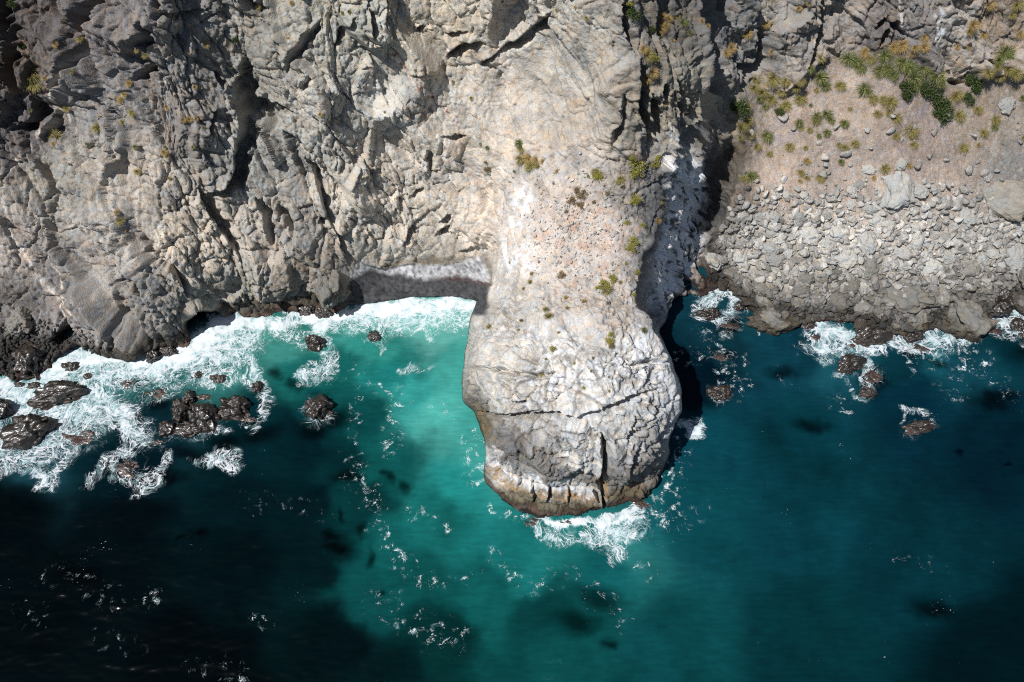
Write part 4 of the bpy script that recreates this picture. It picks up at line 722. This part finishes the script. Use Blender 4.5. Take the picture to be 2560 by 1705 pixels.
BIG = [(2245,492,44,54,0,'broad pale flat slab lying high on the scree, biggest on the upper slope'),(2001,551,24,18,10,'pointed pale grey block at the top of the boulder field, left of centre'),(2020,591,30,26,0,'pale grey block resting just below the pointed one'),
 (2096,584,37,19,8,'long beige block with a hard shadow under its right end'),(2165,612,29,40,0,'tall smooth grey slab standing in the middle of the boulder field'),(1928,618,26,22,0,'squarish pale block on the left side of the boulder field'),(1943,651,26,15,-8,'flat pale block directly below the squarish pale one'),
 (2115,645,29,24,-25,'grey block splashed with white veins in the middle of the boulder field'),(2073,614,22,12,0,'small flat grey block under the long beige one'),(2173,676,27,32,-10,'tall brown-grey boulder below the tall smooth slab'),(2253,633,26,17,-8,'smooth rounded grey block right of the tall smooth slab'),
 (2215,662,15,13,0,'small pale round block below the smooth rounded grey one'),(2257,668,22,14,0,'darker grey block under the smooth rounded grey one'),(2368,645,32,17,-15,'long slate grey block on the right part of the boulder field'),(2325,666,40,24,-35,'long slanting brown-grey block left of the slate grey one'),
 (2372,690,20,20,0,'round brown block below the slate grey one'),(2425,679,28,24,-20,'angular tan block near the right end of the boulder field'),(2456,660,24,22,0,'dark brown-grey block just right of the angular tan one'),(2089,760,29,24,-15,'brown boulder above the foam in the middle of the right shore'),
 (2043,752,19,17,0,'rounded olive brown boulder left of the brown one above the foam'),(1905,756,25,23,0,'brown boulder behind the broad smooth shore boulder'),(1905,721,20,17,0,'small brown boulder with a flat left face, above the broad smooth shore boulder'),(2020,695,21,15,0,'dark grey boulder at the upper edge of the wet band'),
 (2157,771,24,15,0,'grey-brown boulder between the brown one and the big tan boulder'),(2154,813,18,15,0,'squarish dark grey rock just above the pink-edged boulder'),(1901,546,31,12,-5,'long thin pale slab at the top left of the boulder field'),(2169,428,19,13,0,'pale rock alone high on the slope beside two grass tufts'),
 (2249,412,19,14,0,'round grey rock high on the slope above the broad flat slab'),(1943,492,12,13,0,'single beige rock on bare soil left of the slope centre'),(1998,506,15,6,5,'thin grey slab on bare soil right of the single beige rock'),(2127,511,13,13,0,'blue-grey rock on the soil left of the broad flat slab'),
 (2146,461,14,11,0,'small dark split rock under the pale one beside two tufts'),(2364,515,22,19,0,'tilted brown layered rock right of the broad flat slab'),(2402,503,21,13,0,'white-topped block with a hollow shadow on the right of the slope'),(2500,500,72,50,-20,'giant pale boulder with dark layered underside at the right edge'),
 (2092,679,15,13,0,'pale round stone with a pitted face below the white-veined block'),(2050,668,16,13,0,'dark angular block left of the pale pitted stone'),(1932,585,14,9,5,'whitest block of the left boulder field, lying above the squarish pale one'),(1975,630,14,13,0,'grey round block right of the squarish pale one'),
 (2192,550,20,18,0,'beige block under the left foot of the broad flat slab'),(2000,613,12,18,15,'narrow leaning grey slab left of the block below the pointed one'),(2137,618,12,13,0,'tan block wedged left of the tall smooth slab'),(2285,572,14,12,0,'small grey block on soil below the right foot of the broad flat slab'),
 (2290,605,20,20,0,'pale smooth block right of the tall smooth slab, above the rounded grey one'),(2390,610,17,13,0,'pinkish tan block on the right part of the boulder field'),(1852,610,16,12,0,'beige block nearest the shaded chasm'),(2540,640,30,40,10,'big brown rock at the right edge below the giant pale boulder'),
 (2205,720,34,14,-5,'low brown slab above the big tan boulder with a whitish top'),(2000,730,26,16,0,'brown-grey block in the wet band left of centre'),(2340,735,20,18,0,'dark wet block right of the big tan boulder'),(2352,745,22,24,0,'tall dark block between the big tan and the largest shore boulder'),
 (2130,720,22,16,0,'brown block in the wet band below the pale pitted stone'),(1850,700,20,15,0,'brown-grey block near the chasm mouth'),(1870,720,16,22,0,'dark upright block right of the chasm mouth'),(2520,262,24,22,0,'round pale boulder with a white crack at the top right edge'),(2468,440,10,14,0,'narrow grey slab leaning above the giant pale boulder')]
occ = [(x, y, max(rx, ry)) for x, y, rx, ry, *_ in BIG] + [(r_[0], r_[1], max(r_[2], r_[3])) for r_ in ROCKS]
for k, (x, y, rx, ry, a, lb) in enumerate(BIG):
    g, n_ = ground(x, y); m_ = mpp(g); h = min(rx, ry) * m_ * .85
    o = place_rock('boulder', (BVm if y > 672 or x == 2500 else BVd)[k % 8], g - n_ * h * .05, rx * m_ * 1.08, ry * m_ * 1.2, h, R(a), (R(28), 0)); tag(o, lb, 'boulder')
cnt = 0; tries = 0; srecs = []
while cnt < 236 and tries < 9000:
    tries += 1; x = rr.uniform(1770, 2640); y = rr.gauss(660, 95)
    if not (470 < y < 850) or S_sc[int((y - GV[0]) / GS), int((x - GU[0]) / GS)] < 6 or (y - GV[0]) < 0: continue
    if sample(S_sh, np.array([x]), np.array([y]))[0] < 3: continue
    s_ = ((11 + 24 * rr.random() ** 1.7) if cnt < 110 else (6 + 8 * rr.random())) * (1 if y > 540 else .6)
    if any((x - a) ** 2 + (y - b) ** 2 < (.74 * (s_ + c)) ** 2 for a, b, c in occ): continue
    occ.append((x, y, s_)); g, n_ = ground(x, y); m_ = mpp(g); k = rr.randrange(10)
    el = rr.uniform(.6, 1.0)
    lo_ = y + rr.gauss(0, 22) > 700; o = place_rock('stone', (BSm if lo_ else BSd)[k] if s_ < 12 else (BVm if lo_ else BVd)[k % 8], g + n_ * s_ * m_ * .1, s_ * m_ * 1.1, s_ * el * m_ * 1.15, s_ * m_ * rr.uniform(.5, .8), rr.uniform(0, 6.3), (R(rr.uniform(10, 40)), R(rr.uniform(-15, 15)))); cnt += 1
    srecs.append([o, x, y, s_])
SL = [(2245,492,'the high flat slab'),(2001,551,'the pointed grey block'),(2020,591,'the block under the pointed one'),(2096,584,'the long beige block'),(2165,612,'the tall smooth slab'),(1928,618,'the squarish pale block'),(2115,645,'the white-veined block'),(2173,676,'the tall brown-grey boulder'),(2253,633,'the smooth rounded block'),(2368,645,'the long slate block'),
 (2325,666,'the slanting brown block'),(2425,679,'the angular tan block'),(2456,660,'the dark block by the tan one'),(2089,760,'the brown shore boulder'),(1905,756,'the boulder behind the broad shore boulder'),(2020,695,'the dark grey wet-band boulder'),(2157,771,'the grey-brown shore boulder'),(1901,546,'the long thin slab'),(1943,492,'the single beige rock'),(2127,511,'the blue-grey rock'),
 (2402,503,'the white-topped block'),(2500,500,'the giant pale boulder'),(2540,640,'the brown rock at the right edge'),(1852,610,'the beige block by the chasm'),(1850,700,'the chasm mouth'),(2272,746,'the big tan boulder'),(2422,789,'the largest shore boulder'),(2390,610,'the pinkish tan block'),(2290,605,'the pale smooth block'),(2130,720,'the brown wet-band block'),(2205,720,'the low brown slab'),(1943,796,'the broad smooth shore boulder'),(2340,735,'the dark wet block'),(2000,730,'the brown-grey wet-band block'),(2460,570,'the foot of the giant boulder'),(1980,440,'the bare lower soil'),(2060,520,'the soil edge of the boulder field'),(2330,570,'the pale stones below the tilted layered rock')]
def describe(items, lmk, mk):
    """label each item by look and nearest landmark; equal descriptions are told apart by their order"""
    g_ = {}
    for it in items:
        x, y = it[1], it[2]; lx, ly, nm = min(lmk, key=lambda q_: (q_[0] - x) ** 2 + (q_[1] - y) ** 2); dx, dy = x - lx, y - ly
        dr = ('left of' if dx < 0 else 'right of') if abs(dx) > abs(dy) * 1.2 else ('above' if dy < 0 else 'below')
        g_.setdefault(mk(it) + ' ' + dr + ' ' + nm, []).append(it)
    for lb, l in g_.items():
        l.sort(key=lambda q_: q_[1])
        for k, it in enumerate(l):
            it[0]['label'] = lb if len(l) == 1 else (['leftmost', 'second', 'third', 'fourth', 'fifth', 'sixth', 'seventh', 'eighth', 'ninth', 'tenth', 'eleventh', 'twelfth', 'thirteenth', 'fourteenth'][min(k, 13)] if k < len(l) - 1 else 'rightmost') + ' ' + lb
for it in srecs: tag(it[0], None, 'stone', 'loose stones of the right boulder slope')
describe(srecs, SL, lambda it: ('small' if it[3] < 9 else 'medium' if it[3] < 13 else 'stout') + ' ' + ('wet dark' if it[2] > 730 else 'grey-brown' if it[2] > 665 else 'pale grey') + ' stone')
# countless small rubble: one object per field
def chip(seed):
    rg = np.random.default_rng(seed); bm = bmesh.new(); bmesh.ops.create_icosphere(bm, subdivisions=2, radius=1); v = np.array([x.co[:] for x in bm.verts]); f = np.array([[q_.index for q_ in x.verts] for x in bm.faces]); bm.free()
    for _ in range(9):
        n = rg.normal(size=3); n /= np.linalg.norm(n); v -= np.outer(np.maximum(v @ n - rg.uniform(.35, .7), 0), n)
    return v * 1.25, f
def gravel(name, n, area, s0, s1, mat, seed):
    rg = random.Random(seed); bases = [chip(seed * 10 + q_) for q_ in range(8)]; bf = bases[0][1]
    vs_, fs_, cs_ = [], [], []; c = 0; t_ = 0
    while c < n and t_ < n * 30:
        t_ += 1; x, y, ok = area(rg)
        if not ok: continue
        j = int((y - gv[0]) / ST); i = int((x - gu[0]) / ST); P_ = P2[j, i]; s_ = (s0 + (s1 - s0) * rg.random() ** 2.6) * .05
        rg2 = np.random.default_rng(rg.randrange(1 << 30)); M_ = np.linalg.qr(rg2.normal(size=(3, 3)))[0]
        bv = bases[c % 8][0]; v = bv * np.array([1, rg.uniform(.6, 1), rg.uniform(.4, .7)]) * s_
        vs_.append(v @ M_.T + P_ + Nn[j, i] * s_ * .3); fs_.append(bf + c * len(bv)); k = rg.uniform(.65, 1.25); cs_.append(np.tile(np.clip(C[j, i].mean() * k * 1.28 * np.array([1.05, 1, .92]), 0, .85), (len(bv), 1))); c += 1
    return tag(link(name, set_mesh(name, np.concatenate(vs_), np.concatenate(fs_), np.concatenate(cs_), False), mat), kind='stuff')
def a_scree(rg):
    x = rg.uniform(1760, 2680); y = 850 - 560 * rg.random() ** 1.3
    return x, y, rg.random() < max(.06, min(1, (y - 430) / 130)) and sample(S_sc, x, y) > 8 and sample(S_sh, x, y) > 6
def a_neck(rg):
    x = rg.gauss(1440, 80); y = rg.gauss(585, 85); return x, y, 1250 < x < 1600 and 380 < y < 780 and sample(S_ed, x, y) > 12
def a_left(rg):
    x = rg.uniform(-60, 250); y = 985 - rg.uniform(40, 190); return x, y, sample(S_sh, x, y) > 6 and y > 800 + .1 * abs(x - 60)
o = gravel('scree_rubble', 5600, a_scree, 2, 17, M_scree, 1); tag(o, 'loose small rubble between the boulders of the right slope', 'rubble')
o = gravel('neck_rubble', 1500, a_neck, 1.2, 6, M_scree, 2); tag(o, 'loose pale stone chips on the soil of the headland neck', 'rubble')
o = gravel('shore_rubble', 1000, a_left, 3, 10, M_scree, 3); tag(o, 'loose grey stones at the foot of the far left cliff', 'rubble')

# ---------------------------------------------------------------- grass tufts and shrubs
def leaf_mat(name, c, c2):
    m, t, b = newmat(name); L = t.links.new; oi = nd(t, 'ShaderNodeObjectInfo'); g = nd(t, 'ShaderNodeNewGeometry'); mx = nd(t, 'ShaderNodeMix', data_type='RGBA')
    f = math_(t, 'MULTIPLY_ADD', g.outputs['Random Per Island'], .7, math_(t, 'MULTIPLY', oi.outputs['Random'], .3)); L(f, mx.inputs[0]); mx.inputs[6].default_value = (*c, 1); mx.inputs[7].default_value = (*c2, 1)
    L(mx.outputs[2], b.inputs['Base Color']); b.inputs['Roughness'].default_value = .7; b.inputs['Specular IOR Level'].default_value = .2
    return m
LM = {'green': leaf_mat('green_grass', (.05, .085, .018), (.13, .16, .035)), 'olive': leaf_mat('olive_grass', (.15, .14, .035), (.26, .22, .06)),
      'orange': leaf_mat('dry_grass', (.33, .21, .08), (.42, .30, .13)), 'dark': leaf_mat('dark_brush_leaves', (.022, .045, .012), (.07, .10, .025)),
      'yellow': leaf_mat('yellow_green_leaves', (.20, .20, .03), (.40, .36, .07)), 'straw': leaf_mat('straw', (.36, .28, .15), (.5, .4, .24)), 'twig': leaf_mat('grey_twigs', (.22, .18, .16), (.30, .25, .22)), 'brown': leaf_mat('brown_brush_leaves', (.17, .12, .06), (.26, .20, .10))}
def blades(seed, n, L0, L1, spread, wd, droop=.9):
    rg = np.random.default_rng(seed); vs_, fs_ = [], []
    for i in range(n):
        az = rg.uniform(0, 6.283); el = rg.uniform(.1, 1) ** .7 * spread; ln = rg.uniform(L0, L1); r0 = rg.uniform(0, .28)
        d = np.array([math.cos(az) * math.sin(el), math.sin(az) * math.sin(el), math.cos(el)]); p_ = np.array([math.cos(az) * r0, math.sin(az) * r0, -.08]); side = np.array([-math.sin(az), math.cos(az), 0]) * wd
        pts = [p_.copy()]
        for k in range(4): p_ = p_ + d * ln / 4; pts.append(p_.copy()); d = d + np.array([0, -.25 * droop, -.42 * droop]) * (.5 + k * .3); d /= np.linalg.norm(d)
        b0 = len(vs_)
        for k, q_ in enumerate(pts): tw = side * (1 - k / 4.6); vs_ += [q_ - tw, q_ + tw]
        fs_ += [[b0 + 2 * k, b0 + 2 * k + 1, b0 + 2 * k + 3, b0 + 2 * k + 2] for k in range(4)]
    return set_mesh('blades', np.array(vs_), np.array(fs_), smooth=False)
def leaves(seed, n, flat=.8):
    rg = np.random.default_rng(seed); vs_, fs_ = [], []; cl = rg.normal(size=(14, 3)); cl /= np.linalg.norm(cl, axis=1)[:, None]; cl[:, 2] = np.abs(cl[:, 2]) * flat; cl *= rg.uniform(.35, .75, (14, 1))
    for i in range(n):
        c = cl[rg.integers(14)] + rg.normal(size=3) * .17; s_ = rg.uniform(.05, .1); M_ = np.linalg.qr(rg.normal(size=(3, 3)))[0]; b0 = len(vs_)
        for a in ((-1, 0), (0, -.45), (1, 0), (0, .45)): vs_.append(c + (M_[0] * a[0] + M_[1] * a[1]) * s_)
        fs_.append([b0, b0 + 1, b0 + 2, b0 + 3])
    return set_mesh('leaves', np.array(vs_), np.array(fs_), smooth=False)
def stems(seed, n=16):
    rg = np.random.default_rng(seed); vs_, fs_ = [], []
    for i in range(n):
        d = rg.normal(size=3); d[2] = abs(d[2]); d /= np.linalg.norm(d); e = np.cross(d, [.3, .5, .8]); e /= np.linalg.norm(e); g = np.cross(d, e); b0 = len(vs_)
        for k, (h, w_) in enumerate(((-.1, .03), (.45, .02), (.85, .008))):
            c = d * h + np.array([0, 0, .1 * h])
            for j in range(4): a = j * 1.5708; vs_.append(c + (e * math.cos(a) + g * math.sin(a)) * w_)
        for k in range(2):
            for j in range(4): fs_.append([b0 + k * 4 + j, b0 + k * 4 + (j + 1) % 4, b0 + k * 4 + 4 + (j + 1) % 4, b0 + k * 4 + 4 + j])
    return set_mesh('stems', np.array(vs_), np.array(fs_), smooth=False)
TG = {}
for c_ in ('green', 'olive', 'orange'):
    for k in range(3):
        a = blades(500 + k, 230, .75, 1.25, 1.25, .022); a.materials.append(LM[c_]); b_ = blades(520 + k, 90, .7, 1.2, 1.45, .018, 1.3); b_.materials.append(LM['straw' if c_ != 'orange' else 'olive']); TG[c_, k] = (a, b_)
SG = {}
for c_ in ('dark', 'yellow', 'brown'):
    for k in range(3):
        a = leaves(540 + k, 1500 if c_ == 'dark' else 900); a.materials.append(LM[c_]); b_ = stems(560 + k); b_.materials.append(LM['twig']); SG[c_, k] = (a, b_)
PL = []                                             # x, y, radius px, colour, species
def add(ox, oy, lst):
    for it in lst.split(';'):
        x, y, s_, c_ = it.split(','); PL.append((ox + float(x) / 2.613, oy + float(y) / 2.613, float(s_) / 2.613, {'g': 'green', 'o': 'olive', 'r': 'orange', 'd': 'dark', 'y': 'yellow', 'b': 'brown'}[c_]))
add(1660, 0, '1205,375,52,g;1250,400,44,g;1290,440,40,g;1025,500,50,g;1050,555,36,g;1150,560,35,o;1310,580,48,g;1360,640,34,o;1410,460,46,g;1470,450,44,g;1500,490,36,g;1560,410,56,g;1600,440,44,g;1440,355,48,g;1350,390,30,o;1590,570,60,d;1570,620,46,d;1640,500,52,g;1620,560,46,g;1700,440,46,g;1690,570,56,d;1740,600,62,d;1780,650,64,d;1830,700,62,d;1800,750,60,d;1850,750,46,d;1780,490,52,g;1800,540,36,g;1480,665,42,o;1430,650,30,o;1395,740,30,o;1470,740,22,o;950,440,34,g;720,510,46,o;790,530,30,o;490,700,62,d;540,700,34,o;1000,760,36,g;990,790,30,o;1060,740,34,g;1085,780,25,g;875,800,28,g;895,835,22,o;1170,800,32,g;1065,870,26,g;1015,890,17,g;950,850,20,o;815,955,32,o;670,885,40,g;1245,935,32,o;1188,965,26,o;1145,945,20,o;1615,850,46,o;1510,885,26,o;1630,945,28,o;1520,770,34,o;930,1050,32,r;890,1130,25,o;930,1165,20,o;885,1180,20,r;1025,1150,34,o;1160,1055,20,g;1440,1100,34,o;1600,1085,24,r;1368,1165,18,r;575,1150,40,g;530,1160,30,o;690,1005,24,o;550,205,46,r;440,310,40,r;410,340,34,r;670,155,32,r;700,335,28,r;880,55,26,r;945,20,22,r;1025,380,28,o;1035,415,22,g;1310,340,40,r;1560,290,52,r;1500,310,40,r;1690,300,42,r;1640,310,30,r;1700,240,28,r;1620,350,26,r;2020,160,46,r;1990,200,30,r;2090,230,30,r;2000,300,28,r;1920,300,24,r;2220,340,58,g;2260,360,44,g;2190,390,34,g;2020,510,64,d;2040,570,40,d;2120,30,44,r;2310,30,40,o;2330,215,36,r;2270,100,26,o;1900,620,44,o;1930,755,38,o;1990,640,44,d;2160,780,32,o;2155,830,24,g;2240,450,44,o;2190,500,36,o;2300,480,40,o;1955,965,34,o;2090,870,28,o;2050,950,20,r;2050,720,30,o;2120,470,40,o;2340,640,24,g;2180,430,28,o;600,510,30,o;640,600,38,o;700,650,42,o;860,560,42,o;900,530,30,o;770,600,34,o;590,570,34,o;760,720,42,d;800,690,36,o;540,790,44,o;500,830,36,o;560,880,34,o;890,650,40,o;660,700,26,g;620,650,26,g;600,960,26,o;500,900,24,o;955,690,14,g;1215,715,16,o;920,965,16,o;990,590,18,o;1620,900,16,g;130,145,30,g;30,110,34,r;15,170,30,r;250,140,22,r;60,270,18,r;290,170,20,r;170,215,22,g;90,110,22,o;2350,900,18,o')
add(830, 0, '1965,85,52,d;1950,15,26,y;2080,190,26,d;2165,100,30,r;2150,150,30,r;2155,195,34,r;2140,225,24,r;2300,145,26,g;2060,345,46,o;2100,370,40,y;2040,320,34,r;2050,500,46,r;2100,470,42,r;2040,540,28,r;1220,930,30,g;1235,965,26,o;1230,1030,36,o;1280,1020,40,r;1330,1040,36,r;1290,1075,34,o;1340,1080,24,y;1370,1050,20,r;1985,1060,56,y;1990,1120,44,y;1960,1030,26,y;2110,1065,38,y;2130,1030,22,y;1740,1140,44,y;1715,1120,24,o;1670,1150,14,g;1890,1165,28,o;1860,1190,16,o;1565,1310,32,b;1600,1240,28,b;1635,1270,38,b;1620,1335,30,b;1530,1385,18,b;1710,1320,18,b;1800,1260,18,b;1980,1290,42,y;1010,1105,30,b;1000,1060,14,b;1020,965,14,g;965,940,10,o;1185,1120,9,g;755,1110,8,g;1920,1455,20,y;2030,1470,20,y;910,645,16,o;1660,115,18,o;1460,60,14,r;1590,50,12,r;1120,10,12,g;405,360,12,r;475,435,10,r;1465,1115,18,r;2290,1230,12,o;1905,1220,18,b;2130,1440,26,r;2150,1330,14,y;1830,295,14,b;2180,690,14,r;60,80,14,o;110,80,12,g;540,460,12,b;345,735,10,o;790,530,10,o')
add(830, 550, '1960,145,40,y;1950,180,34,y;1770,420,40,y;1800,440,44,o;1840,380,34,y;1740,435,24,y;1880,410,14,o;1830,745,26,y;1825,790,40,y;1830,825,26,b;2040,712,24,g;1440,835,24,y;1370,1005,18,y;1415,625,30,o;1400,585,20,o;1500,350,30,b;1290,400,18,o;1300,350,14,o;1645,525,24,r;1650,1095,14,y;1020,690,20,o;1990,340,22,y;1240,655,14,g;1578,930,12,y;1525,510,20,r;1970,480,16,y;1395,910,9,g;1695,985,8,g;1215,718,10,o;1500,235,10,b;1350,270,10,b;1920,290,14,y;1250,440,12,o;1805,1120,9,o;1805,1030,9,o;1700,900,12,b;1480,730,14,r;1155,275,10,y;1540,570,14,o;945,120,10,o')
add(0, 0, '205,475,60,o;230,530,56,o;190,510,44,g;290,505,22,r;1345,290,28,r;360,285,26,r;435,710,26,o;370,885,44,o;345,935,20,r;790,650,30,r;815,620,24,r;865,735,28,o;795,795,22,o;640,830,34,o;680,815,26,r;850,545,28,r;1085,695,26,r;1200,785,22,r;1240,780,24,r;1275,775,18,r;1075,985,30,r;1100,1010,20,r;895,955,20,g;900,1110,24,o;770,1380,24,r;790,1430,34,o;810,1500,12,r;150,295,34,d;1545,260,30,d;1905,20,22,r;2095,750,20,r;945,355,24,o;900,330,18,r;1270,560,20,r;520,250,24,o;200,720,14,g;1510,435,10,g;2280,80,12,g;85,20,30,d;1265,960,14,o;1205,605,9,b;560,940,10,g;1105,1160,12,o;210,1105,12,r;1235,350,10,r;2220,20,10,r;1330,825,12,g;1890,250,9,o;1690,45,20,o;2240,85,12,o;470,460,20,o;270,690,14,g;655,765,12,r;1150,750,14,r')
LMK = [(30,120,'the black hollow in the top left corner'),(90,60,'the dark brown rock at the top left'),(140,280,'the white vein on the left cliff'),(300,130,'the dark ridge at the upper left'),(600,300,'the dark forked crevice'),(330,380,'the smooth grey slab of the left cliff'),(300,560,'the pale blocks low on the left cliff'),(780,250,'the grey face right of the forked crevice'),
 (1090,240,'the straight pale vein of the middle face'),(1260,110,'the jagged overhang at the top centre'),(1290,360,'the grassy ledge of the middle face'),(1200,430,'the crack above the headland neck'),(1310,500,'the white patch on the headland neck'),(1460,520,'the stony soil of the neck'),(1600,420,'the rim above the shaded white wall'),(1590,150,'the crest of the sunlit buttress'),(1650,60,'the dark rocks on top of the buttress'),
 (1300,660,'the white streaks at the narrowest neck'),(1520,700,'the stones on the neck right of its white streaks'),(1400,790,'the cracked crown of the headland'),(1530,860,'the smooth right shoulder of the headland'),(1370,950,'the white band across the headland'),(1600,640,'the right rim of the narrowest neck'),
 (1850,80,'the grey rocks beside the gully'),(1990,60,'the tall crack in the upper right rocks'),(2280,60,'the black rock at the top right'),(2400,60,'the orange-stained rock at the top right'),(2500,60,'the top right corner'),(2520,240,'the round pale boulder with a white crack'),(2500,160,'the green patch under the top right corner'),
 (2350,240,'the long dark cushion of brush'),(2220,180,'the upper grassy rim of the slope'),(2120,200,'the bare soil chute'),(2050,190,'the left end of the grassy rim'),(1900,220,'the yellow grass beside the gully'),(1860,330,'the shaded gully edge'),(1960,340,'the mauve litter on the left slope'),(2040,300,'the middle of the slope'),(2130,370,'the soil below the bare chute'),
 (2260,310,'the stones right of the slope centre'),(2400,310,'the mauve litter below the dark cushion'),(2245,470,'the broad pale flat slab'),(2020,430,'the bare lower soil'),(1870,440,'the lower gully edge'),(2450,350,'the right side of the slope'),(2480,480,'the giant pale boulder'),(2160,430,'the pale rock high on the slope')]
recs = []
for x, y, s_, c_ in PL:
    i_ = min(range(len(LMK)), key=lambda k: (LMK[k][0] - x) ** 2 + (LMK[k][1] - y) ** 2); lx, ly, nm = LMK[i_]
    dx, dy = x - lx, y - ly; dr = 'at' if math.hypot(dx, dy) < 16 else ('left of' if dx < 0 else 'right of') if abs(dx) > abs(dy) * 1.2 else ('above' if dy < 0 else 'below')
    sz = 'tiny' if s_ < 7 else 'small' if s_ < 11 else 'full' if s_ < 17 else 'large'
    kind = 'shrub' if c_ in ('dark', 'yellow', 'brown') else 'grass tuft'
    cn = {'green': 'green', 'olive': 'olive', 'orange': 'orange dry', 'dark': 'dark green', 'yellow': 'yellow-green', 'brown': 'brown twiggy'}[c_]
    recs.append([x, y, s_, c_, kind, f'{sz} {cn} {kind} {dr} {nm}'])
from collections import defaultdict
gl = defaultdict(list)
for rc in recs: gl[rc[5]].append(rc)
ORD = ['leftmost', 'second from left', 'third from left', 'fourth from left', 'fifth from left', 'sixth from left', 'seventh from left', 'eighth from left']
for lb, l in gl.items():
    if len(l) > 1:
        l.sort(key=lambda a: a[0])
        for k, rc in enumerate(l): rc[5] = (('rightmost' if k == len(l) - 1 else ORD[min(k, 7)]) + ' ' + lb)
for x, y, s_, c_, kind, lb in recs:
    if not (gu[0] < x < gu[-1]): continue
    g, n_ = ground(x, y + s_ * .25); m_ = mpp(g); g = g + n_ * .06; k = rr.randrange(3); sh_ = kind == 'shrub'
    pr = (SG if sh_ else TG)[c_, k]; ax = (n_ + Vector((0, 0, .9))).normalized(); sc_ = s_ * m_ * (1.2 if sh_ else (.95 if c_ == 'orange' else 1.15))
    rot = ax.to_track_quat('Z', 'Y').to_matrix() @ Matrix.Rotation(rr.uniform(-.6, .6) if not sh_ else rr.uniform(0, 6.28), 3, 'Z')
    M_ = Matrix.Translation(g) @ rot.to_4x4() @ Matrix.Diagonal((sc_, sc_ * rr.uniform(.85, 1.15), sc_ * rr.uniform(.8, 1.1), 1))
    nm = 'shrub' if sh_ else 'grass_tuft'; grp = ('shrubs' if sh_ else 'grass tufts') + ' growing on the cliffs'
    e = bpy.data.objects.new(nm, None); col.objects.link(e); e.matrix_world = M_; tag(e, lb, kind, grp)
    link('foliage' if sh_ else 'blades', pr[0], None, e); link('stems' if sh_ else 'dry_thatch', pr[1], None, e)
